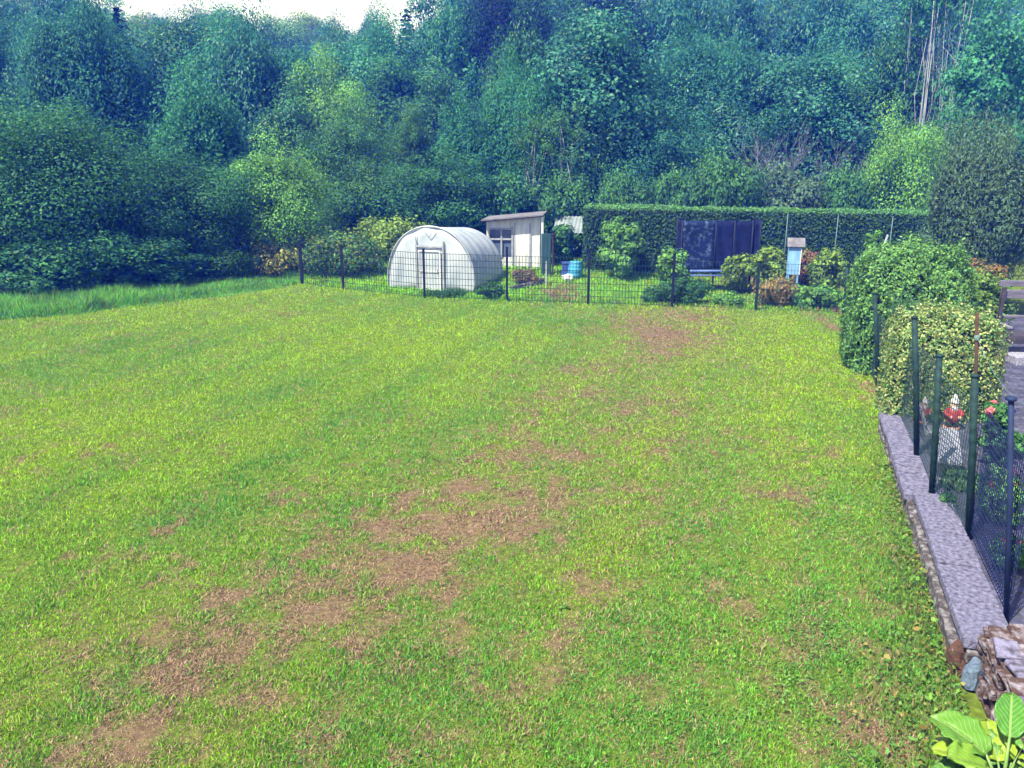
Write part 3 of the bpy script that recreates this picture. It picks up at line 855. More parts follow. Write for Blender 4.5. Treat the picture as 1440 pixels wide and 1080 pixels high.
mx = N(nt, 'ShaderNodeMix', data_type='RGBA', blend_type='MULTIPLY'); mx.inputs[0].default_value = 1
nt.links.new(a1.outputs['Color'], mx.inputs[6]); nt.links.new(a2.outputs['Color'], mx.inputs[7])
b_.inputs['Roughness'].default_value = .5; b_.inputs['Specular IOR Level'].default_value = .3; nt.links.new(mx.outputs[2], b_.inputs['Base Color'])
tr = N(nt, 'ShaderNodeBsdfTranslucent'); nt.links.new(mx.outputs[2], tr.inputs[0]); ms = N(nt, 'ShaderNodeMixShader'); ms.inputs[0].default_value = .35
nt.links.new(b_.outputs[0], ms.inputs[1]); nt.links.new(tr.outputs[0], ms.inputs[2]); nt.links.new(ms.outputs[0], out_.inputs[0])
gt = bpy.data.node_groups.new('wood_scatter', 'GeometryNodeTree')
gt.interface.new_socket('Geometry', in_out='INPUT', socket_type='NodeSocketGeometry'); gt.interface.new_socket('Geometry', in_out='OUTPUT', socket_type='NodeSocketGeometry')
gi, go = gt.nodes.new('NodeGroupInput'), gt.nodes.new('NodeGroupOutput')
def named(nm, ty_):
    q = gt.nodes.new('GeometryNodeInputNamedAttribute'); q.data_type = ty_; q.inputs[0].default_value = nm
    return next(o for o in q.outputs if o.enabled and o.name == 'Attribute')
jn = gt.nodes.new('GeometryNodeJoinGeometry')
for ki, kk in enumerate(WK):
    oi = gt.nodes.new('GeometryNodeObjectInfo'); oi.inputs['Object'].default_value = SRC[kk]
    smn = gt.nodes.new('GeometryNodeSetMaterial'); smn.inputs['Material'].default_value = wm; gt.links.new(oi.outputs['Geometry'], smn.inputs[0])
    cm = gt.nodes.new('FunctionNodeCompare'); cm.data_type = 'INT'; cm.operation = 'EQUAL'
    ia = [i for i in cm.inputs if i.enabled and i.type == 'INT']; gt.links.new(named('kid', 'INT'), ia[0]); ia[1].default_value = ki
    ip = gt.nodes.new('GeometryNodeInstanceOnPoints'); gt.links.new(gi.outputs[0], ip.inputs['Points']); gt.links.new(cm.outputs[0], ip.inputs['Selection']); gt.links.new(smn.outputs[0], ip.inputs['Instance'])
    gt.links.new(named('wscale', 'FLOAT_VECTOR'), ip.inputs['Scale']); gt.links.new(named('wrot', 'FLOAT_VECTOR'), ip.inputs['Rotation'])
    gt.links.new(ip.outputs[0], jn.inputs[0])
gt.links.new(jn.outputs[0], go.inputs[0])
md = ow.modifiers.new('scatter', 'NODES'); md.node_group = gt

# undergrowth along the wood's foot and left border
n = 60000
x = rng.uniform(-26, 26, n); y = rng.uniform(31.5, 44, n)
k = rng.random(n) < .9; x, y = x[k], y[k]
hh = .2 + 1.1 * fbm(x * .7, y * .7, 55, 3)
p = np.c_[x, y, ground_z(x, y) + hh * rng.random(len(x))]
V, Q, T = leaves(p, unit(rng.normal(size=p.shape) + [0, 0, .8]), unit(rng.normal(size=p.shape)), rng.uniform(.1, .22, len(x)), rng.uniform(.06, .12, len(x)), tints(len(x), 1.0) * np.array([.05, .12, .035]))
tag(link('undergrowth', np_mesh('undergrowth', V, [Q], M['grass'], T)), 'low green undergrowth at the foot of the wooded slope', 'undergrowth', kind='stuff')


# ------------------------------------------------------------------ leafy things of the garden
def shrub(name, label, u, y, vtop, wpx, leaf, n_l, per, colour, seed, cat='shrub', group=None, base_z=None, depth=1.0, zb=None, colour2=None, sq=1.0, stemcol='bark'):
    top = PY(u, vtop, y); b = Vector((top.x, y, float(gz(top.x, y)) if base_z is None else base_z))
    h = top.z - b.z; w = wpx / ppm(y, 1)
    V, Q, T, cen = lobes_cloud(w, h * 1.0, .03 * h, n_l, per, leaf, seed, 'dome', .2)
    V[:, 2] *= h / max(V[:, 2].max(), .01); V[:, 1] *= depth
    ex = np.percentile(np.abs(V[:, 0]), 99); V[:, 0] *= (w / 2) / ex; V[:, 1] *= (w / 2) / ex
    o = empty(name, b, 0, label, cat, group)
    if colour2 is not None:
        pick = np.repeat(np.random.default_rng(seed).random(len(V) // 4) < colour2[1], 4)
        T[pick] *= np.array(colour2[0]) / np.array(G[colour])
    c = link('foliage', np_mesh('foliage', V, [Q], M['leaf'], T), o); c.color = (*G[colour], 1)
    st = MB(); rd = random.Random(seed)
    for k in range(6):
        a = k * 1.05 + rd.random(); e = cen[rd.randrange(len(cen))]
        st.tube([(math.cos(a) * .05, math.sin(a) * .05, -.05), (e[0] * .4, e[1] * .4 * depth, h * .3), (e[0] * .8, e[1] * .8 * depth, max(h * .5, e[2] * .8))], [.03 * h ** .5, .02 * h ** .5, .006], 5)
    st.build('stems', M[stemcol], o)
    return o


GS = 'shrubs and plants of the kitchen garden'
shrub('climbing_shrub', 'dark leafy shrub with a light green top against the left end of the fence', 482, 28.6, 316, 112, .1, 60, 170, 'mid', 201, group=GS, depth=.7, colour2=((.13, .19, .04), .4))
shrub('elder_shrub', 'pale yellow green flowering shrub behind the left shoulder of the polytunnel', 555, 31, 298, 110, .1, 40, 150, 'lime', 202, group=GS)
shrub('wild_shrub', 'yellow green weedy bush in the gap between the left trees and the fence', 385, 28.6, 338, 90, .09, 40, 120, 'yellow', 203, group=GS, colour2=((.07, .17, .03), .4))
shrub('round_shrub', 'round light green shrub against the left part of the clipped hedge', 878, 28.6, 304, 62, .09, 40, 150, 'light', 204, group=GS)
shrub('fence_shrub', 'dark leafy shrub growing through the mesh fence below the dark blue netted enclosure', 962, 24.4, 384, 76, .08, 45, 140, 'mid', 205, group=GS, depth=.6)
shrub('climbing_plant', 'pale green climbing plant left of the dark blue netted enclosure', 945, 24.8, 345, 42, .08, 30, 110, 'light', 206, group=GS)
shrub('leafy_plant', 'low dark plant at the fence foot right of the round shrub', 918, 24.4, 402, 36, .07, 24, 110, 'mid', 207, group=GS, depth=.6)
shrub('berry_bush', 'yellow green bush between the dark blue enclosure and the pale blue bird house', 1083, 26.6, 345, 50, .08, 34, 130, 'lime', 208, group=GS)
shrub('berry_bush', 'reddish brown bush just right of the pale blue bird house', 1138, 26.6, 350, 46, .08, 34, 130, 'olive', 209, group=GS, colour2=((.2, .1, .07), .6))
shrub('berry_bush', 'yellow green bush between the reddish brown bush and the corner of the fence', 1168, 25.4, 347, 54, .08, 34, 130, 'lime', 210, group=GS, colour2=((.07, .15, .04), .4))
shrub('dry_plant', 'straw and rust coloured dry plants behind the fence below the pale blue bird house', 1096, 24.1, 385, 64, .06, 40, 140, 'olive', 211, group=GS, depth=.6, colour2=((.34, .25, .11), .6))
shrub('squash_plant', 'broad leaved green vegetable plant behind the last fence panel', 1145, 24.0, 396, 66, .17, 22, 60, 'light', 212, group=GS, depth=.7)
shrub('green_plant', 'vivid green low plant in front of the pale blue rail of the enclosure', 1022, 24.2, 408, 44, .07, 26, 110, 'bright', 213, group=GS, depth=.6)
shrub('yellow_plant', 'small yellowish plant at the right foot of the dark blue netted enclosure', 1040, 26.4, 356, 42, .08, 26, 100, 'lime', 214, group=GS)
shrub('dark_shrub', 'dark shrub between the shed and the clipped hedge, under the pale sheet', 792, 30.5, 312, 40, .09, 34, 130, 'mid', 215, group=GS)
shrub('tunnel_weeds', 'dark weeds at the foot of the polytunnel beside the right post', 690, 24.6, 393, 40, .06, 26, 90, 'mid', 216, 'weeds', GS, depth=.5)
shrub('tunnel_weeds', 'low green weeds below the polytunnel door', 625, 24.9, 402, 60, .06, 30, 90, 'mid', 217, 'weeds', GS, depth=.5)
shrub('dry_plant', 'brown withered weeds in front of the white shed', 740, 27.6, 374, 40, .06, 26, 90, 'olive', 218, group=GS, depth=.6, colour2=((.2, .14, .1), .6))
# bushes of the neighbour's garden, right
def clipped_bush(name, label, u, y, vtop, wpx, dep, base_z, n, leaf, cola, colb, share, seed, ex=3.2):
    """bush cut to a rounded block: leaves in clumps over a superellipsoid"""
    g = np.random.default_rng(seed); top = PY(u, vtop, y); h = top.z - base_z; w = wpx / ppm(y, 1)
    d = unit(g.normal(size=(n, 3))); d[:, 2] = np.abs(d[:, 2]) * np.where(g.random(n) < .5, 1, .8)
    r = 1 / ((np.abs(d) ** ex).sum(1)) ** (1 / ex)
    bump = 1 + .30 * (fbm(d[:, 0] * 5 + d[:, 2] * 3, d[:, 1] * 5 + d[:, 2] * 4, seed) - .5) + .16 * (fbm(d[:, 0] * 14, d[:, 1] * 14 + d[:, 2] * 14, seed + 3, 2) - .5)
    r = r * bump * (1 - np.abs(g.normal(size=n)) * .05) * np.where(g.random(n) < .05, g.uniform(1.0, 1.1, n), 1)
    half = np.array([w / 2, dep / 2, h]); p = d * r[:, None] * half * np.array([.98, .98, .97]); p[:, 2] = np.maximum(p[:, 2], .02)
    nr = unit(np.sign(d) * np.abs(d) ** (ex - 1) / half); nr = unit(nr + g.normal(size=(n, 3)) * .55)
    T = tints(n, .72 + .6 * fbm(d[:, 0] * 6, d[:, 2] * 6 + d[:, 1] * 3, seed + 8))
    pick = g.random(n) < share; T = T * np.where(pick[:, None], np.array(colb), np.array(cola))
    V, Q, T = leaves(p, nr, unit(g.normal(size=(n, 3)) + [0, 0, .4]), leaf * g.uniform(.8, 1.5, n), leaf * g.uniform(.5, .9, n), T)
    o = empty(name, (top.x, y, base_z), R(-14), label, 'bush', 'bushes of the right garden')
    link('foliage', np_mesh('foliage', V, [Q], M['leaf'], T), o)
    bm_ = MB(); k = 12; prof = []
    for i in range(k + 1):
        t = i / k * math.pi / 2; prof.append((max(math.cos(t), .0001) ** (2 / ex), math.sin(t) ** (2 / ex)))
    bm_.lathe([(max(a_ * .5, .01), b_ * h * .86) for a_, b_ in prof], 28, (0, 0, 0), w * .84, dep * .84); bm_.build('dark_core', M['core'], o)  # solid dark filler added so the bush cannot be seen through
    return o


clipped_bush('rounded_bush', 'big rounded green bush behind the yellow variegated bush', 1289, 16.3, 347, 156, 2.0, -.06, 36000, .058, (.16, .34, .09), (.08, .20, .06), .45, 221, 4.6)
clipped_bush('variegated_bush', 'cream and yellow variegated bush behind the green fence posts', 1331, 12.15, 437, 142, 1.2, .2, 30000, .042, (.34, .41, .17), (.12, .25, .07), .48, 222, 5.0)
shrub('light_bush', 'light green bush between the big rounded bush and the dark bench', 1378, 18.3, 376, 90, .06, 50, 160, 'lime', 223, base_z=.2, cat='bush', group='bushes of the right garden', colour2=((.08, .18, .04), .5))
shrub('dry_bush', 'rusty orange bush behind the light green bush at the right', 1375, 20.5, 362, 70, .06, 40, 130, 'olive', 224, base_z=.1, cat='bush', group='bushes of the right garden', colour2=((.28, .17, .07), .55))
shrub('tall_weed', 'upright light green plant above the big rounded bush, by the leaning pole', 1227, 20.2, 322, 26, .06, 24, 70, 'light', 225, base_z=0, group=GS)

# clipped hedge
HL, HR = PY(823, 288, 30.2), PY(1330, 302, 29.2)
hv = HR - HL; hl = math.hypot(hv.x, hv.y)
hc = (HL + HR) / 2; gzc = float(gz(hc.x, hc.y)); hh = hc.z - gzc
he = empty('clipped_hedge', (hc.x, hc.y, gzc), math.atan2(hv.y, hv.x), 'long clipped dark green hedge with a flat top tinted light as if sunlit, behind the kitchen garden', 'hedge')
tilt = math.atan2(-.016 * hl * .85, hl)
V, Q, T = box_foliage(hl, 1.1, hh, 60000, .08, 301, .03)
lit_top = V[:, 2] > hh - .05; T[lit_top] *= np.array([2.6, 2.4, 1.8])  # top leaves tinted brighter to imitate a sunlit rim
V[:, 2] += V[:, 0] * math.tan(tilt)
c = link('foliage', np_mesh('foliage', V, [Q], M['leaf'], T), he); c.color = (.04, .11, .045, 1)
m = MB(); m.box((0, 0, hh / 2 - .05), (hl - .15, .9, hh - .14), ry=-tilt); m.build('dark_core', M['core'], he)  # solid dark block added inside the hedge to stop see-through

# leafy screen grown along the right fence
pa, pb = P(1192, 462), P(1238, 548)
ev = pa - pb; el = math.hypot(ev.x, ev.y); ec = (pa + pb) / 2 + Vector((.42, -.1, 0))
iv = empty('ivy_screen', (ec.x, ec.y, 0), math.atan2(ev.y, ev.x), 'narrow green leafy screen grown up the fence at the right end of the lawn', 'hedge')
V, Q, T = box_foliage(el + .5, .6, 1.42, 20000, .06, 302, .05)
c = link('foliage', np_mesh('foliage', V, [Q], M['leaf'], T), iv); c.color = (.055, .14, .05, 1)
m = MB(); m.box((0, 0, .66), (el + .3, .42, 1.25)); m.build('dark_core', M['core'], iv)  # added solid block, dark behind the leaves of the screen


# ------------------------------------------------------------------ fences
def wire_panel(m, a, b, za, zb, H, dx, dz, r, lo=.06):
    """welded mesh between two posts"""
    a2, b2 = Vector((a.x, a.y, za)), Vector((b.x, b.y, zb)); L = (b2 - a2).length; n = max(2, int(L / dx))
    for i in range(n + 1):
        p = a2.lerp(b2, i / n); m.tube([p + Vector((0, 0, lo)), p + Vector((0, 0, H))], r, 3, False)
    k = int((H - lo) / dz)
    for j in range(k + 1):
        z = Vector((0, 0, lo + (H - lo) * j / k)); m.tube([a2 + z, b2 + z], r * 1.1, 3, False)


fe = empty('mesh_fence', FENCE[0], 0, 'dark green welded mesh fence on dark posts across the far end of the lawn', 'fence')
base0 = FENCE[0].copy()
heights = [1.42, 1.42, 1.47, 1.6, 1.62, 1.55, 1.4, 1.4]
for i, p in enumerate(FENCE):
    q = p - base0; m = MB()
    m.box((q.x, q.y, q.z + heights[i] / 2 - .1), (.07 if i else .09, .07, heights[i] + .2)); m.box((q.x, q.y, q.z + heights[i] + .012), (.085, .085, .022))
    m.build('post', M['post_dark'] if i < 6 else M['post_green'], fe)
for i in range(len(FENCE) - 1):
    m = MB(); a, b = FENCE[i] - base0, FENCE[i + 1] - base0
    wire_panel(m, a, b, a.z, b.z, 1.36, .09, .17, .0075 if i < 5 else .0052)
    m.build('mesh_panel', M['wire_green'], fe)

RP = [P(1193, 462), P(1236, 553), P(1291, 637, .3), P(1312, 690, .3), P(1364, 750, .3), P(1418, 868, .3)]
fr = empty('garden_fence', RP[0], 0, 'green wire fence with leaning blue green posts between the lawn and the right garden', 'fence')
tops = [PY(1191, 374, RP[0].y), PY(1230, 412, RP[1].y - .05), PY(1286, 446, RP[2].y), PY(1321, 500, RP[3].y + .12), PY(1371, 528, RP[4].y), PY(1422, 560, RP[5].y)]
for p, t in zip(RP, tops):
    m = MB(); q = p - RP[0]; e = t - RP[0]
    m.tube([q - Vector((0, 0, .15)), q.lerp(e, .5), e], .036 if t is not tops[5] else .022, 10); m.lathe([(.03, 0), (.041, .005), (.041, .025), (.02, .035)], 10, e - Vector((0, 0, .02)))
    m.build('post', M['post_green'] if t is not tops[5] else M['post_blue'], fr)
for i in range(5):
    a, b = RP[i] - RP[0], RP[i + 1] - RP[0]
    m = MB(); wire_panel(m, a, b, a.z, b.z, 1.3, .075 if i < 3 else .06, .1 if i < 3 else .06, .0042 if i < 3 else (.0045 if i == 3 else .005), .04)
    m.build('wire_netting', M['wire_green'] if i < 4 else M['wire_blue'], fr)
# rusty pole that carries the clothes wire
pt, pbm = PY(1374, 440, RP[4].y + .05), RP[4] + Vector((.06, .05, 0))
po = empty('rusty_pole', pbm, 0, 'thin rusty pole rising above the fence post, with a pale wire tied to its top', 'pole')
e = pt - pbm
m = MB(); m.tube([(0, 0, -.1), e * .5, e], .017, 8); m.build('shaft', M['rust'], po)
m = MB(); m.lathe([(.02, 0), (.028, .01), (.028, .05), (.02, .06)], 10, e * .88); m.build('clamp', M['stake'], po)
wr = PY(1452, 575, 6.6) - pbm; s0 = e * .9
m = MB(); m.tube([s0.lerp(wr, t) - Vector((0, 0, .12 * 4 * t * (1 - t))) for t in (0, .2, .4, .6, .8, 1)], .0025, 4); m.build('wire', M['stake'], po)

# ------------------------------------------------------------------ polytunnel
ty, ta = 26.2, R(-17)
tcx = PY(606, 400, ty).x
tz = float(gz(tcx, ty)) - .02
tun = empty('polytunnel', (tcx, ty, tz), ta, 'white plastic polytunnel with a framed door in its rounded end', 'polytunnel')
TW, TH, TL = 1.5, 2.03, 3.0


def arch(n=40):
    pts = []
    for i in range(n + 1):
        a = math.pi * i / n
        xx = -math.cos(a) * TW * (1.0 + 0.0 * math.sin(a)); zz = math.sin(a) ** .78 * TH
        if i in (0, n): xx *= .955
        pts.append((xx, zz))
    return pts


ar = arch()
# film skin, sagging between hoops, with thickness
nseg = 36; V = []
for j in range(nseg + 1):
    yy = TL * j / nseg; sag = .022 * abs(math.sin(math.pi * yy / (TL / 5)))
    for (ax, az) in ar: V.append((ax * (1 - sag * .6), yy, az * (1 - sag * .6) * (1 - .115 * yy / TL)))
k = len(ar); Fs = [(j * k + i, j * k + i + 1, (j + 1) * k + i + 1, (j + 1) * k + i) for j in range(nseg) for i in range(k - 1)]
m = MB(); m.add(V, Fs, True); o = m.build('cover', M['film'], tun); sm = o.modifiers.new('thick', 'SOLIDIFY'); sm.thickness = .006
for yy, nm in ((.01, 'end_wall'), (TL - .01, 'end_wall')):
    m = MB(); V = []
    for t in np.linspace(0, 1, 9):
        for (ax, az) in ar:
            V.append((ax * (.985 - .0 * t), yy + .015 * math.sin(9 * ax + 6 * t), az * .985 * (1 - t) * (1 - .115 * yy / TL)))
    Fs = [(j * k + i, j * k + i + 1, (j + 1) * k + i + 1, (j + 1) * k + i) for j in range(8) for i in range(k - 1)]
    m.add(V, Fs, True); o = m.build(nm, M['film'], tun); sm = o.modifiers.new('thick', 'SOLIDIFY'); sm.thickness = .006
for i in range(6):
    hf = 1.008 if i == 0 else .985
    m = MB(); m.tube([(a * hf, TL * i / 5 - (.012 if i == 0 else .02), z * hf * (1 - .115 * i / 5)) for a, z in ar], .02 if i else .026, 6)
    m.build('hoop', M['galv'], tun)
dr = empty('door', (0, -.05, 0)); dr.parent = tun
m = MB()
for xx in (-.46, .46): m.box((xx, 0, .8), (.055, .05, 1.6))
m.box((0, 0, 1.42), (.87, .045, .055)); m.build('door_frame', M['grey_paint'], dr)
m = MB()
for xx in (-.36, .36): m.box((xx, -.03, .66), (.045, .03, 1.28))
m.box((0, -.03, 1.28), (.67, .03, .045)); m.box((0, -.03, .62), (.67, .03, .045)); m.box((0, -.03, .05), (.67, .03, .045)); m.build('door_leaf', M['white_paint'], dr)
m = MB(); m.box((0, -.018, .66), (.7, .006, 1.24)); m.build('door_film', M['film'], dr)
m = MB(); m.tube([(.29, -.05, .7), (.29, -.085, .7), (.29, -.085, .58), (.29, -.05, .58)], .01, 6); m.build('handle', M['black'], dr)
m = MB(); m.tube([(-.2, -.05, 1.96), (0, -.055, 1.72), (.2, -.05, 1.94)], .012, 5); m.build('brace', M['grey_paint'], tun)
m = MB(); m.tube([(-.46, -.05, 1.6), (-.46, -.05, 1.78)], .014, 5); m.build('upright', M['grey_paint'], tun)
# ------------------------------------------------------------------ shed
sy = 30.0
sl, sr_ = PY(684, 360, sy), PY(759, 360, sy)
sw = sr_.x - sl.x; sz = float(gz((sl.x + sr_.x) / 2, sy))
ztl, ztr = PY(690, 309, sy).z - sz, PY(759, 302, sy).z - sz
sh = empty('shed', ((sl.x + sr_.x) / 2, sy, sz), R(-6), 'small white shed with a sloping red roof behind the polytunnel', 'shed')
hw = sw / 2
m = MB(); D = 1.7; wt = .05


def prism(m, x0, x1, y0, y1, z0, zl, zr):
    m.add([(x0, y0, z0), (x1, y0, z0), (x1, y1, z0), (x0, y1, z0), (x0, y0, zl), (x1, y0, zr), (x1, y1, zr), (x0, y1, zl)],
          [(3, 2, 1, 0), (4, 5, 6, 7), (0, 1, 5, 4), (1, 2, 6, 5), (2, 3, 7, 6), (3, 0, 4, 7)])


zt = lambda x: ztl + (ztr - ztl) * (x + hw) / (2 * hw)
xd = -hw + sw * .5
prism(m, xd, hw, 0, wt, 0, zt(xd) - .05, zt(hw) - .05)                # right half of the front, with the door on it
prism(m, -hw, xd, 0, wt, zt(0) - .38, zt(-hw) - .05, zt(xd) - .05)    # band over the window
prism(m, -hw, -hw + .12, 0.002, wt, 0, zt(0) - .382, zt(0) - .382)
prism(m, -hw + .122, xd, 0.002, wt, 0, .35, .35)                      # parapet under the window
prism(m, hw - wt, hw, wt + .002, D, 0, zt(hw) - .05, zt(hw) - .05); prism(m, -hw, -hw + wt, wt + .002, D, 0, zt(-hw) - .05, zt(-hw) - .05)
prism(m, -hw + wt + .002, hw - wt - .002, D - wt, D, 0, zt(-hw) - .06, zt(hw) - .06)
m.build('wall', M['white_paint'], sh)
m = MB(); m.box((0, D * .45, (ztl + ztr) / 2 + .0), (sw + .3, D + .5, .045), ry=-math.atan2(ztr - ztl, sw)); m.build('roof', M['roof_grey'], sh)
m = MB(); m.box((0, -.27, (ztl + ztr) / 2 - .02), (sw + .32, .03, .07), ry=-math.atan2(ztr - ztl, sw)); m.build('roof_edge', M['roof_red'], sh)
win = empty('window', (0, 0, 0)); win.parent = sh
xm, wz0, wz1 = (-hw + .122 + xd) / 2, .352, zt(0) - .384; ww = xd + hw - .124
m = MB()
m.box((xm, -.012, (wz0 + wz1) / 2), (.06, .05, wz1 - wz0)); m.box((xm, -.015, wz0 + (wz1 - wz0) * .62), (ww, .045, .06)); m.box((xm, -.014, wz1 - .03), (ww, .04, .055)); m.box((xd - .03, -.018, (wz0 + wz1) / 2 - .1), (.06, .05, wz1 - wz0 + .3))
m.build('window_frame', M['grey_paint'], win)
m = MB(); m.box((xm, .03, (wz0 + wz1) / 2), (ww - .01, .01, wz1 - wz0 - .01)); m.build('pane', M['glass_blue'], win)
m = MB(); m.box((xd + .34, -.022, .78), (.5, .035, 1.5)); o = m.build('door', M['white_paint'], sh)
m = MB(); m.box((xd + .62, -.02, .8), (.05, .04, 1.56)); m.box((xd + .06, -.02, .8), (.045, .04, 1.56)); m.build('door_post', M['grey_paint'], sh)
m = MB(); m.box((hw + .1, -.18, ztr / 2), (.08, .08, ztr)); m.build('corner_post', M['white_paint'], sh)
# boards, stakes, bits and pieces near the shed
b = PY(768, 372, 28.9); b.z = float(gz(b.x, b.y))
m = MB(); m.box((0, 0, .72), (.34, .05, 1.44), jit=.008, rnd=random.Random(3))
for dx in (-.1, .02, .13): m.box((dx, -.032, .72), (.012, .012, 1.38))
tag(m.build('dark_board', M['dark_board'], None, b), 'tall dark green board standing against the right side of the shed', 'board')
b = PY(777, 372, 28.7); b.z = float(gz(b.x, b.y))
m = MB(); m.box((0, 0, .75), (.05, .05, 1.5), taper=.9); m.box((0, -.002, 1.46), (.09, .09, .03)); tag(m.build('wooden_post', M['rust'], None, b), 'thin reddish brown post right of the dark green board', 'post')
b = PY(768, 378, 27.6); b.z = float(gz(b.x, b.y))
m = MB(); m.box((0, 0, .38), (.06, .05, .76), taper=.8); m.box((0, 0, .775), (.03, .03, .03)); tag(m.build('grey_stake', M['grey_paint'], None, b), 'short pale grey stake in front of the dark green board', 'stake')
m = MB(); b = PY(809, 378, 28.6); b.z = float(gz(b.x, b.y))
ba = empty('water_barrel', b, 0, 'light blue water barrel at the edge of the garden grass', 'barrel')
m.lathe([(.20, 0), (.22, .04), (.245, .16), (.235, .18), (.25, .2), (.25, .34), (.235, .36), (.245, .38), (.22, .48), (.2, .52)], 20); m.build('body', M['plastic_blue'], ba)
m = MB(); m.lathe([(.21, .522), (.215, .55), (.19, .565), (.05, .567)], 20); m.build('lid', M['plastic_blue'], ba)
b = PY(798, 376, 28.9); b.z = float(gz(b.x, b.y))
m = MB(); rd = random.Random(4); m.box((0, 0, .22), (.4, .35, .44), taper=.9, jit=.02, rnd=rd); m.box((0, 0, .455), (.42, .37, .04), jit=.01, rnd=rd); m.box((0, -.18, .25), (.2, .02, .06))
tag(m.build('navy_crate', M['plastic_navy'], None, b), 'navy blue covered crate left of the light blue barrel', 'crate')
b = PY(799, 376, 28.1); b.z = float(gz(b.x, b.y))
rb = rock('white_sack', b + Vector((0, 0, .1)), (.36, .26, .3), M['white_paint'], 5); tag(rb, 'white sack slumped in front of the navy crate', 'sack')
# pale sheet roof right of the shed
b = PY(806, 330, 32.2); b.z = float(gz(b.x, b.y)); zt_ = PY(806, 306, 32.2).z - b.z
pr = empty('lean_to', b, R(-10), 'low lean-to with a pale bluish corrugated roof left of the clipped hedge', 'lean-to')
m = MB(); V = []; nn = 40
for j, (yy, zz) in enumerate(((-.5, zt_ - .55), (.75, zt_))):
    for i in range(nn + 1): V.append((-.75 + 1.5 * i / nn, yy, zz + .02 * math.sin(i * 1.57)))
m.add(V, [(i, i + 1, nn + 2 + i, nn + 1 + i) for i in range(nn)], False); o = m.build('roof', M['roof_pale'], pr); sm = o.modifiers.new('t', 'SOLIDIFY'); sm.thickness = .008
for xx, yy, z1 in ((-.7, -.45, zt_ - .56), (.7, -.45, zt_ - .56), (-.7, .68, zt_ - .06), (.7, .68, zt_ - .06)):
    m = MB(); m.box((xx, yy, z1 / 2), (.07, .07, z1)); m.build('post', M['grey_paint'], pr)
m = MB(); m.box((0, .62, zt_ / 2 - .05), (1.3, .03, zt_ - .2)); m.build('back_panel', M['dark_board'], pr)
# log edging in front of the shed
m = MB(); rd = random.Random(8)
for i in range(9):
    p = PY(722 + i * 5, 388 - i * 1.2, 26.5 + i * .16); zz = float(gz(p.x, p.y)); m.box((p.x - sl.x, p.y - sy, zz + .06), (.16, .14, .18), rd.uniform(0, 1), jit=.03, rnd=rd)
tag(m.build('edging_stones', M['rubble'], None, (sl.x, sy, 0)), 'row of small rough edging stones running from the polytunnel towards the shed', 'edging')

# ------------------------------------------------------------------ netted enclosure
ny = 26.8
nl_, nr_ = PY(957, 370, ny), PY(1066, 370, ny); nw = nr_.x - nl_.x; nz = float(gz((nl_.x + nr_.x) / 2, ny))
en = empty('netted_enclosure', ((nl_.x + nr_.x) / 2, ny, nz), 0, 'tall dark blue netted enclosure on blue rails in the kitchen garden', 'enclosure')
H1 = PY(1000, 310, ny).z - nz; H0 = PY(1000, 380, ny).z - nz
xc = [-nw / 2, -nw / 2 + nw * .43, -nw / 2 + nw * .67, -nw / 2 + nw * .9, nw / 2]
ND = .8
for i, xx in enumerate(xc):
    m = MB(); m.tube([(xx, 0, 0), (xx, 0, H1 + .05)], .03, 8); m.lathe([(.02, 0), (.045, .02), (.045, .05), (.015, .08)], 8, (xx, 0, H1 + .02)); m.build('pole', M['post_dark'], en)
for xx in (xc[0], xc[4]):
    m = MB(); m.tube([(xx, ND, 0), (xx, ND, H1 + .05)], .03, 8); m.build('pole', M['post_dark'], en)


def netting(x0, x1, z0, z1, y0, y1, seed):
    V = []; n = 10; k2 = 8
    for j in range(k2 + 1):
        for i in range(n + 1):
            t, s = i / n, j / k2; sag = .05 * math.sin(math.pi * t) * math.sin(math.pi * s) + .015 * math.sin(9 * t + 5 * s + seed)
            V.append((x0 + (x1 - x0) * t + (sag if x0 == x1 else 0), y0 + (y1 - y0) * t + (sag if x0 != x1 else 0), z0 + (z1 - z0) * s - .012 * math.sin(math.pi * t) * (s == 1)))
    m = MB(); m.add(V, [(j * (n + 1) + i, j * (n + 1) + i + 1, (j + 1) * (n + 1) + i + 1, (j + 1) * (n + 1) + i) for j in range(k2) for i in range(n)], True)
    return m


for i in range(4):
    o = netting(xc[i] + .03, xc[i + 1] - .03, H0 if i else H0 - .05, H1, 0, 0, i).build('netting', M['net_lit' if i == 0 else 'net_navy'], en); s = o.modifiers.new('t', 'SOLIDIFY'); s.thickness = .006
for xx in (xc[0], xc[4]):
    o = netting(xx, xx, H0, H1, .03, ND - .03, 7).build('netting', M['net_navy'], en); s = o.modifiers.new('t', 'SOLIDIFY'); s.thickness = .006
m = MB()
for zz, rr in ((H0 - .02, .045), (H0 - .16, .03)):
    m.tube([(-nw / 2 + .3, -.07, zz), (nw / 2 - .08, -.07, zz)], rr, 8)
m.build('rail', M['rail_blue'], en)
m = MB(); m.box((0, ND / 2, H0 - .06), (nw - .15, ND - .1, .05)); m.build('mat', M['net_navy'], en)
for xx in (-nw / 2 + .35, nw / 2 - .1):
    m = MB(); m.tube([(xx, -.07, H0 - .17), (xx, -.07, 0)], .03, 8); m.build('leg', M['post_green'], en)

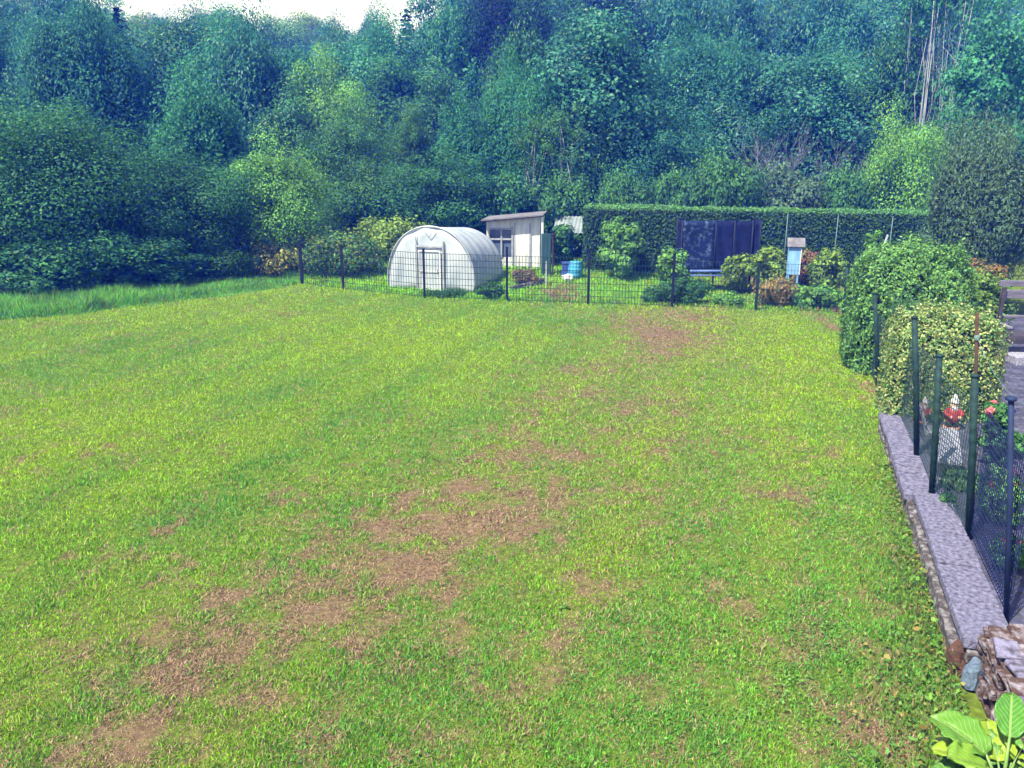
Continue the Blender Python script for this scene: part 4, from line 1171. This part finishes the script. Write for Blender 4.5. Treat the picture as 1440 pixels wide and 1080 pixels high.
# bird house on a post
by = 25.6; bb = PY(1113, 400, by); bb.z = float(gz(bb.x, by)); zt2 = PY(1113, 334, by).z - bb.z; zb2 = PY(1113, 385, by).z - bb.z
bh = empty('bird_house', bb, R(76), 'small pale blue wooden bird house with a pale grey pitched roof', 'bird house')
m = MB(); m.box((0, 0, (zb2 + zt2 - .28) / 2), (.4, .36, zt2 - .28 - zb2)); m.add([(-.2, -.18, zt2 - .279), (.2, -.18, zt2 - .279), (0, -.18, zt2 - .06), (-.2, .18, zt2 - .279), (.2, .18, zt2 - .279), (0, .18, zt2 - .06)], [(0, 1, 2), (5, 4, 3), (0, 3, 4, 1), (1, 4, 5, 2), (2, 5, 3, 0)])
m.build('box', M['blue_paint'], bh)
m = MB()
for s in (-1, 1): m.box((s * .135, -.02, zt2 - .145), (.36, .52, .03), ry=s * math.atan2(.22, .2) * .92)
m.build('roof', M['roof_grey'], bh)
m = MB(); m.lathe([(.05, 0), (.05, .004)], 14); o = m.build('entrance_disc', M['hole_shade'], bh, (0, -.182, zb2 + (zt2 - zb2) * .5)); o.rotation_euler = (R(90), 0, 0)  # flat dark disc, the shade inside the hole is only its colour
for sx_, sy_ in ((-1, -1), (1, -1), (1, 1), (-1, 1)):
    m = MB(); m.box((sx_ * .16, sy_ * .14, zb2 / 2), (.05, .05, zb2)); m.build('leg', M['blue_paint'], bh)
for xx in (-.2, .2): m = MB(); m.box((xx, -.185, (zb2 + zt2 - .28) / 2), (.045, .02, zt2 - .3 - zb2)); m.build('corner_trim', M['white_paint'], bh)
# stakes in front of the hedge
for lab, u, vt, yy in (('pale thin stake in front of the hedge behind the pale blue bird house', 1102, 300, 28.4), ('pale thin stake before the hedge midway between the bird house and the fence corner', 1172, 303, 28.2), ('pale thin stake in front of the right end of the hedge', 1248, 306, 27.8)):
    b = PY(u, 370, yy); b.z = float(gz(b.x, yy)); z1 = PY(u, vt, yy).z - b.z
    m = MB(); m.tube([(0, 0, -.1), (0, 0, z1)], [.017, .014], 7); m.lathe([(.014, 0), (.02, .01), (.018, .03), (.008, .04)], 7, (0, 0, z1)); tag(m.build('garden_stake', M['stake'], None, b), lab, 'stake', 'pale stakes in front of the clipped hedge')
p0, p1 = PY(1240, 352, 19.5), PY(1248, 332, 19.7)
gb = Vector((p0.x, p0.y, float(gz(p0.x, p0.y)))); dv = (p1 - p0)
m = MB(); m.tube([p1 - gb, p0 - gb, p0 - gb - dv * 3.0 * ((p0.z - gb.z) / (dv.z * 3.0))], [.025, .028, .03], 8); m.lathe([(.025, 0), (.032, .01), (.02, .03)], 8, p1 - gb)
tag(m.build('leaning_pole', M['galv'], None, gb), 'pale leaning pole sticking out above the big rounded bush', 'pole')

# ------------------------------------------------------------------ right garden: paving, wall, ornaments
WZ = .30
far_end = WB + WD * 16; near_end = WB - WD * 3.5
pv = [near_end + WN * .28, far_end + WN * .6, far_end + WN * 9, near_end + WN * 9]
m = MB(); m.add([(p.x, p.y, WZ - .06) for p in pv] + [(p.x, p.y, -.6) for p in pv], [(0, 3, 2, 1), (0, 1, 5, 4), (1, 2, 6, 5), (2, 3, 7, 6), (3, 0, 4, 7)])
tag(m.build('garden_paving', M['paving']), kind='structure')
wall = empty('garden_wall', (WB.x, WB.y, 0), math.atan2(WD.y, WD.x), 'low stone wall with flat lilac grey coping along the right side of the lawn', 'wall')
LW = (WA - WB).length
# local x along the wall (away), local y to its left (lawn side is +y)
rd = random.Random(12); m = MB()
xx = -.24
while xx < LW + .1:
    for z0, hh_ in ((-.12, .17), (.055, .14)):
        x1 = xx + rd.uniform(-.05, .05); L_ = rd.uniform(.2, .42)
        m.box((x1 + L_ / 2, -.13 + rd.uniform(-.012, .012), z0 + hh_ / 2), (L_ - .015, .26, hh_ - .012), jit=.014, rnd=rd)
    xx += .3
m.build('stonework', M['rubble'], wall, bevel=.012)
split_ = LW * .46
xx = split_ + .0; i = 0
while xx < LW - .02:
    L_ = min(rd.uniform(.6, .9), LW - xx)
    m = MB(); m.box((xx + L_ / 2, -.2 + rd.uniform(-.008, .008), .235 + rd.uniform(-.004, .004)), (L_ - .026, .46, .075), rd.uniform(-.01, .01), jit=.006, rnd=rd); m.build('coping', M['coping'], wall, bevel=.01); xx += L_
xx = -.35
while xx < split_ - .02:
    L_ = min(rd.uniform(.6, .8), split_ - xx)
    m = MB(); m.box((xx + L_ / 2, -.235, .29 + rd.uniform(-.004, .004)), (L_ - .028, .38, .085), rd.uniform(-.012, .012), jit=.006, rnd=rd); m.build('coping', M['coping'], wall, bevel=.01); xx += L_
m = MB()
xx = -.4
while xx < split_ - .1:
    L_ = rd.uniform(.18, .34); m.box((xx + L_ / 2, -.235, .195), (L_ - .01, .33, .10), jit=.012, rnd=rd); xx += L_
m.build('stonework', M['rubble'], wall, bevel=.01)
# stacked dry stone block, near right
ds0 = P(1385, 880, .5); dse = P(1440, 1010, .5)
dv = Vector((dse.x - ds0.x, dse.y - ds0.y, 0)); da = math.atan2(dv.y, dv.x); dl = dv.length + .8
dw = empty('dry_stone_wall', (ds0.x, ds0.y, 0), da, 'stack of flat rust brown stones with grey lichen at the lower right', 'wall')
m = MB(); top = MB(); rd = random.Random(31)
z = 0
for c_ in range(10):
    hh_ = .052
    for row in range(8):
        xx = -.05 + rd.uniform(-.04, .04)
        while xx < dl:
            L_ = rd.uniform(.09, .26); tp = c_ == 9
            zz = c_ * hh_ + hh_ / 2 + rd.uniform(-.008, .008) + (rd.uniform(-.02, .035) if tp else 0)
            (top if (tp and rd.random() < .4) else m).box((xx + L_ / 2, .08 + row * .15 + rd.uniform(-.03, .03), zz), (L_ - .012, .145 * rd.uniform(.9, 1.25), hh_ - .006), rd.uniform(-.15, .15), rd.uniform(-.09, .09), rd.uniform(-.09, .09), .014, rd); xx += L_
m.build('stones', M['drystone'], dw, bevel=.008); top.build('capstones', M['stone_lilac'], dw, bevel=.01)
r1 = rock('rusty_rock', P(1349, 940) + Vector((0, 0, .05)), (.24, .22, .36), M['rust_rock'], 21); tag(r1, 'rust brown rock in the weeds at the near end of the wall', 'rock')
r2 = rock('blue_rock', P(1364, 968) + Vector((0, 0, .1)), (.14, .14, .28), M['blue_rock'], 22); tag(r2, 'pale blue grey rock beside the rust brown rock', 'rock')

# stone bench slab
ba_, bb_ = P(1330, 602, .55), P(1334, 648, .55)
bd = (ba_ - bb_); bl = math.hypot(bd.x, bd.y)
sb = empty('stone_bench', ((ba_.x + bb_.x) / 2, (ba_.y + bb_.y) / 2, WZ - .06), math.atan2(bd.y, bd.x), 'pale grey stone slab bench on two blocks behind the fence posts', 'bench')
m = MB(); m.box((0, 0, .29), (bl, .3, .06)); m.build('seat', M['slab'], sb, bevel=.012)
for xx in (-bl * .36, bl * .36): m = MB(); m.box((xx, 0, .13), (.1, .24, .258), taper=.92); m.build('leg', M['slab'], sb, bevel=.01)
q = P(1303, 588, .45); lt = empty('leaning_slab', (q.x, q.y, WZ - .06), R(70), 'pale stone slab leaning beside the smaller garden gnome', 'slab')
m = MB(); m.box((0, .04, .19), (.3, .05, .4), rx=R(-18)); m.build('slab', M['slab'], lt, bevel=.01); m = MB(); m.box((0, -.05, .03), (.34, .12, .06)); m.build('foot', M['slab'], lt, bevel=.01)


def gnome(label, u, v, hgt, rz):
    q = P(u, v, WZ - .06); s = hgt / .46
    g_ = empty('garden_gnome', q, rz, label, 'gnome', 'garden gnomes by the variegated bush'); g_.scale = (s, s, s)
    m = MB(); m.lathe([(.10, 0), (.105, .02), (.10, .035)], 18); m.build('base', M['terracotta'], g_)
    for xx in (-.04, .04):
        m = MB(); m.lathe([(.032, 0), (.04, .02), (.034, .05), (.03, .09)], 12, (xx, -.012, .035), 1, 1.25); m.build('boot', M['boot'], g_)
    m = MB(); m.lathe([(.07, .10), (.092, .13), (.095, .18), (.08, .24), (.06, .285), (.035, .30)], 20, (0, 0, 0), 1, .85); m.build('coat', M['red_coat'], g_)
    for s_ in (-1, 1):
        m = MB(); m.tube([(s_ * .065, 0, .27), (s_ * .108, -.03, .215), (s_ * .06, -.085, .185)], [.03, .028, .022], 10); o = m.build('sleeve', M['red_coat'], g_)
        m = MB(); m.lathe([(.006, -.02), (.021, -.012), (.022, .01), (.008, .02)], 10, (s_ * .055, -.09, .185)); m.build('hand', M['skin'], g_)
        m = MB(); m.lathe([(.002, -.006), (.007, 0), (.002, .006)], 8, (s_ * .02, -.05, .352)); m.build('eye', M['boot'], g_)
    m = MB(); m.lathe([(.02, .285), (.048, .30), (.056, .33), (.05, .365), (.03, .385)], 18); m.build('head', M['skin'], g_)
    m = MB(); m.lathe([(.004, -.012), (.013, 0), (.004, .012)], 10, (0, -.058, .335)); m.build('nose', M['skin'], g_)
    m = MB(); m.lathe([(.008, .20), (.028, .23), (.044, .275), (.05, .31), (.04, .325)], 16, (0, -.026, 0), 1, .8); m.build('beard', M['beard'], g_)
    m = MB(); m.lathe([(.060, .362), (.064, .37), (.05, .40), (.03, .44), (.012, .48), (.003, .49)], 18); m.build('hood', M['beard'], g_)


gnome('larger red coated garden gnome with a pale hood, in front of the variegated bush', 1337, 603, .50, R(-8))
gnome('smaller garden gnome in a red coat, half behind the green fence post', 1297, 594, .38, R(15))


def flower_plant(label, u, v, zb, h, w, fl, seed, colr, nfl, pot=True, leafc='mid', name='flowering_plant'):
    q = P(u, v, zb); rd = random.Random(seed)
    o = empty(name, q, 0, label, 'plant', 'flowering plants of the right garden')
    ph = 0
    if pot:
        ph = .22; m = MB(); m.lathe([(.09, 0), (.11, .1), (.13, .19), (.145, .19), (.145, .225), (.125, .225), (.12, .19)], 20); m.build('pot', M['terracotta'], o)
    V, Q, T, cen = lobes_cloud(w, h - ph, .02, 26, 60, .055, seed, 'dome', .1); V[:, 2] += ph
    c = link('foliage', np_mesh('foliage', V, [Q], M['leaf'], T), o); c.color = (*G[leafc], 1)
    for k_ in range(nfl):
        a = rd.uniform(0, 6.28); rr = w * .42 * rd.random() ** .5; zz = ph + (h - ph) * (1.0 - .5 * (rr / (w * .5)) ** 2) * rd.uniform(.8, 1.05)
        p = []; nn = 26; g3 = np.random.default_rng(seed * 50 + k_); dd = unit(g3.normal(size=(nn, 3)))
        pp = dd * fl * g3.uniform(.5, 1, (nn, 1)) + np.array([math.cos(a) * rr, math.sin(a) * rr - .03, zz])
        V2, Q2, T2 = leaves(pp, unit(dd + g3.normal(size=(nn, 3)) * .3), unit(g3.normal(size=(nn, 3))), fl * .9, fl * .8, np.repeat(g3.uniform(.8, 1.2, (nn, 1)), 3, 1))
        f_ = link('flower_head', np_mesh('flower_head', V2, [Q2], M['leaf'], T2), o); f_.color = (*colr, 1)
    return o


flower_plant('tall plant with a big pink flower head beside the variegated bush', 1390, 655, WZ - .06, .92, .36, .06, 61, (.75, .2, .24), 3, False, 'mid')
flower_plant('leafy plant with small orange red flowers behind the tall fence post', 1398, 735, WZ - .06, .62, .46, .03, 62, (.5, .1, .06), 9, False, 'light')
flower_plant('low plant with pale pink flowers right of the gnomes, beyond the netting', 1412, 640, WZ - .06, .4, .4, .03, 63, (.6, .3, .26), 6, False, 'mid')
flower_plant('tiny dark plant with one pale pink bloom at the foot of the leaning post', 1331, 714, WZ - .06, .16, .14, .03, 64, (.7, .35, .36), 1, False, 'dark')
flower_plant('grey green low cushion plant between the stone bench and the tall post', 1345, 684, WZ - .06, .2, .36, .02, 65, (.4, .4, .3), 3, False, 'grey')
flower_plant('leafy plant with rusty red leaves nearest behind the blue netting', 1418, 800, WZ - .06, .35, .36, .035, 66, (.35, .1, .06), 7, False, 'mid')

# garden bench at the right edge
gy = 15.6; gl = PY(1409, 470, gy); gb = Vector((gl.x + .85, gy, WZ - .06))
be = empty('garden_bench', gb, R(-6), 'dark wooden garden bench with a high back at the right edge of the photo', 'bench')
bz = PY(1420, 398, gy).z - gb.z
m = MB(); m.box((0, .3, bz - .06), (1.7, .08, .11)); m.box((0, .29, bz - .27), (1.62, .05, .17)); m.box((0, .29, bz * .52), (1.62, .04, .06)); m.build('backrest', M['wood_grey'], be, bevel=.01)
m = MB()
for i in range(5): m.box((0, -.2 + i * .11, .47), (1.66, .095, .04))
m.box((0, -.245, .40), (1.6, .04, .12)); m.build('seat', M['wood_dark'], be, bevel=.008)
for xx in (-.78, .78):
    m = MB(); m.box((xx, .24, bz / 2 - .06), (.07, .07, bz - .13)); m.build('leg', M['wood_dark'], be, bevel=.008)
    m = MB(); m.box((xx, -.2, .31), (.07, .07, .62)); m.build('leg', M['wood_dark'], be, bevel=.008)
    m = MB(); m.box((xx, .0, .645), (.09, .5, .045)); m.build('armrest', M['wood_grey'], be, bevel=.01)
# step of slate paving beside the variegated bush
st0 = P(1402, 500, .3)
m = MB(); rd = random.Random(77)
for i in range(4):
    m.box((i * .62, rd.uniform(-.02, .02), .08), (.6, .8, .16), rd.uniform(-.02, .02), jit=.01, rnd=rd)
tag(m.build('slate_step', M['slab'], None, (st0.x + .35, st0.y - .2, WZ - .06), bevel=.012), 'pale slate step below the dark garden bench', 'step')

# ------------------------------------------------------------------ broad leaved plant in the near right corner
def big_leaf(L, W, bend, seed):
    rd = random.Random(seed); n, k_ = 16, 8; V = []
    for i in range(n + 1):
        t = i / n; wd = W * (math.sin(math.pi * min(1, t * .97 + .03)) ** .5) * (1 - .12 * t)
        ang = bend * t; yy = L * (math.sin(ang) / bend if bend else t); zz = L * (1 - math.cos(ang)) / bend if bend else 0
        for j in range(-k_, k_ + 1):
            s = j / k_
            V.append((s * wd / 2, yy, -zz + abs(s) * wd * .17 + .014 * math.sin(t * 17 + seed + abs(s) * 5) * abs(s) + .010 * math.sin(t * 42 + s * 3) * s * s - (.012 if j == 0 else 0)))
    c_ = 2 * k_ + 1
    return V, [(i * c_ + j, i * c_ + j + 1, (i + 1) * c_ + j + 1, (i + 1) * c_ + j) for i in range(n) for j in range(c_ - 1)]


def leafgreen():
    m, nt, b, out = mat('broad_leaf')
    oi = N(nt, 'ShaderNodeObjectInfo'); tc = N(nt, 'ShaderNodeTexCoord')
    nz = N(nt, 'ShaderNodeTexNoise'); nz.inputs['Scale'].default_value = 9; nz.inputs['Detail'].default_value = 5; nt.links.new(tc.outputs['Object'], nz.inputs['Vector'])
    sx_ = N(nt, 'ShaderNodeSeparateXYZ'); nt.links.new(tc.outputs['Object'], sx_.inputs[0])
    ab = N(nt, 'ShaderNodeMath', operation='ABSOLUTE'); nt.links.new(sx_.outputs[0], ab.inputs[0])
    mu = N(nt, 'ShaderNodeMath', operation='MULTIPLY_ADD'); mu.inputs[1].default_value = -1.3; nt.links.new(ab.outputs[0], mu.inputs[0]); nt.links.new(sx_.outputs[1], mu.inputs[2])
    wv = N(nt, 'ShaderNodeMath', operation='MULTIPLY'); wv.inputs[1].default_value = 150; nt.links.new(mu.outputs[0], wv.inputs[0])
    sn = N(nt, 'ShaderNodeMath', operation='SINE'); nt.links.new(wv.outputs[0], sn.inputs[0])
    gt = N(nt, 'ShaderNodeMapRange'); gt.inputs[1].default_value = .75; gt.inputs[2].default_value = 1.0; nt.links.new(sn.outputs[0], gt.inputs[0])
    mid = N(nt, 'ShaderNodeMapRange'); mid.inputs[1].default_value = .004; mid.inputs[2].default_value = .009; mid.inputs[3].default_value = 1; mid.inputs[4].default_value = 0; nt.links.new(ab.outputs[0], mid.inputs[0])
    mxv = N(nt, 'ShaderNodeMath', operation='MAXIMUM'); nt.links.new(gt.outputs[0], mxv.inputs[0]); nt.links.new(mid.outputs[0], mxv.inputs[1])
    half = N(nt, 'ShaderNodeMath', operation='MULTIPLY'); half.inputs[1].default_value = .55; nt.links.new(mxv.outputs[0], half.inputs[0])
    m1 = N(nt, 'ShaderNodeMix', data_type='RGBA', blend_type='MULTIPLY'); m1.inputs[0].default_value = 1
    rp = N(nt, 'ShaderNodeValToRGB'); rp.color_ramp.elements[0].color = (.7, .8, .6, 1); rp.color_ramp.elements[1].color = (1.3, 1.2, 1.2, 1); nt.links.new(nz.outputs['Fac'], rp.inputs[0])
    nt.links.new(oi.outputs['Color'], m1.inputs[6]); nt.links.new(rp.outputs[0], m1.inputs[7])
    m2 = N(nt, 'ShaderNodeMix', data_type='RGBA'); nt.links.new(half.outputs[0], m2.inputs[0]); nt.links.new(m1.outputs[2], m2.inputs[6]); m2.inputs[7].default_value = (.4, .5, .2, 1)
    nt.links.new(m2.outputs[2], b.inputs['Base Color']); b.inputs['Roughness'].default_value = .38
    tr = N(nt, 'ShaderNodeBsdfTranslucent'); nt.links.new(m2.outputs[2], tr.inputs[0])
    ms = N(nt, 'ShaderNodeMixShader'); ms.inputs[0].default_value = .4; nt.links.new(b.outputs[0], ms.inputs[1]); nt.links.new(tr.outputs[0], ms.inputs[2]); nt.links.new(ms.outputs[0], out.inputs[0])
    bp = N(nt, 'ShaderNodeBump'); bp.inputs['Strength'].default_value = .5; bp.inputs['Distance'].default_value = .01; nt.links.new(mxv.outputs[0], bp.inputs['Height']); nt.links.new(bp.outputs[0], b.inputs['Normal'])
    return m


M['broad'] = leafgreen()
pb0 = P(1395, 1050, .45); pb0 = Vector((pb0.x + .10, pb0.y - .02, 0))
pl = empty('broad_leaved_plant', pb0, 0, 'bright green broad leaved vegetable plant in the near right corner', 'plant')
rl = random.Random(5); specs = []
cols = ((.30, .44, .03), (.20, .38, .03), (.12, .30, .03), (.09, .24, .035), (.34, .48, .05), (.16, .36, .04))
for i in range(24):
    ring = i % 3
    specs.append((i * 137.5 + 20, rl.uniform(.28, .38), rl.uniform(.26, .34), (.95, .7, .35)[ring] + rl.uniform(-.1, .2), (.16, .26, .34)[ring] + rl.uniform(-.03, .05), cols[rl.randrange(6)]))
specs.append((-30, .34, .2, .25, .50, (.08, .27, .03))); specs.append((-62, .30, .2, .3, .46, (.1, .3, .03)))
stm = MB()
for i, (az, L_, W_, bend, hz, colr) in enumerate(specs):
    a = R(az); dirx, diry = -math.sin(a), math.cos(a)
    bx, by_ = dirx * .12, diry * .12
    V, Fs = big_leaf(L_, W_, bend, i); m = MB(); m.add(V, Fs, True); o = m.build('leaf', M['broad'], pl, (bx, by_, hz - .05)); o.rotation_euler = (R(28), R(random.uniform(-12, 12)), a); o.color = (*colr, 1)
    s_ = o.modifiers.new('t', 'SOLIDIFY'); s_.thickness = .003
    stm.tube([(dirx * .02, diry * .02, -.03), (dirx * .06, diry * .06, hz * .6), (bx, by_, hz - .05)], [.014, .011, .008], 7)
stm.build('stalks', simple('pale_stalk', (.16, .28, .07), .5, (.11, .2, .05), 8), pl)

# ------------------------------------------------------------------ air, sun, sky
HZ = dict(density=.0032, color=(.01, .07, 1.0))  # strongly blue air, added to put blue into the shadows
m = bpy.data.materials.new('haze_air'); m.use_nodes = True; nt = m.node_tree
nt.nodes.remove(nt.nodes['Principled BSDF'])
pvn = N(nt, 'ShaderNodeVolumePrincipled'); pvn.inputs['Color'].default_value = (*HZ['color'], 1); pvn.inputs['Density'].default_value = HZ['density']; pvn.inputs['Absorption Color'].default_value = (1, 1, 1, 1); pvn.inputs['Anisotropy'].default_value = 0.0
nt.links.new(pvn.outputs[0], nt.nodes['Material Output'].inputs['Volume'])
mb = MB(); mb.box((0, 66, 14), (330, 190, 36)); hz = mb.build('haze', m); tag(hz, 'thin blue haze added over the garden and the wooded slope to tint the shadows', 'haze', kind='stuff')

SUN_EL, SUN_AZ = R(56), R(-132)         # azimuth from +Y, negative to the left
sd = Vector((math.sin(SUN_AZ) * math.cos(SUN_EL), math.cos(SUN_AZ) * math.cos(SUN_EL), math.sin(SUN_EL)))
ld = bpy.data.lights.new('sun', 'SUN'); ld.energy = 5.0; ld.angle = R(.5); ld.color = (1, .95, .85)
lo = bpy.data.objects.new('sun', ld); C.objects.link(lo); lo.rotation_euler = (-sd).to_track_quat('-Z', 'Y').to_euler(); lo.location = sd * 120
w = bpy.data.worlds.new('World'); bpy.context.scene.world = w; w.use_nodes = True
nt = w.node_tree; sk = N(nt, 'ShaderNodeTexSky', sky_type='NISHITA'); sk.sun_disc = False; sk.sun_elevation = SUN_EL; sk.sun_rotation = SUN_AZ; sk.dust_density = 1.5; sk.air_density = 1.0; sk.ozone_density = 1.5
bg = nt.nodes['Background']; bg.inputs[1].default_value = .085
tc = N(nt, 'ShaderNodeTexCoord'); sp = N(nt, 'ShaderNodeSeparateXYZ'); nt.links.new(tc.outputs['Generated'], sp.inputs[0])
mr = N(nt, 'ShaderNodeMapRange', interpolation_type='SMOOTHSTEP'); mr.inputs[1].default_value = .16; mr.inputs[2].default_value = .42; mr.inputs[3].default_value = 1; mr.inputs[4].default_value = 0
nt.links.new(sp.outputs[2], mr.inputs[0])
cl_ = N(nt, 'ShaderNodeTexNoise'); cl_.inputs['Scale'].default_value = 4; cl_.inputs['Detail'].default_value = 6; nt.links.new(tc.outputs['Generated'], cl_.inputs['Vector'])
mm = N(nt, 'ShaderNodeMath', operation='MULTIPLY_ADD'); mm.inputs[1].default_value = .25; mm.inputs[2].default_value = .82; nt.links.new(cl_.outputs['Fac'], mm.inputs[0])
m3 = N(nt, 'ShaderNodeMath', operation='MULTIPLY'); m3.use_clamp = True; nt.links.new(mr.outputs[0], m3.inputs[0]); nt.links.new(mm.outputs[0], m3.inputs[1])
mxs = N(nt, 'ShaderNodeMix', data_type='RGBA'); nt.links.new(m3.outputs[0], mxs.inputs[0]); nt.links.new(sk.outputs[0], mxs.inputs[6]); mxs.inputs[7].default_value = (8.5, 8.3, 8.0, 1)
nt.links.new(mxs.outputs[2], bg.inputs[0])

sc = bpy.context.scene
sc.view_settings.view_transform = 'Standard'; sc.view_settings.look = 'None'; sc.view_settings.gamma = 1; sc.view_settings.exposure = 1.30
sc.cycles.use_denoising = True
sc.cycles.max_bounces = 6; sc.cycles.diffuse_bounces = 3; sc.cycles.transmission_bounces = 4; sc.cycles.transparent_max_bounces = 4; sc.cycles.volume_bounces = 0
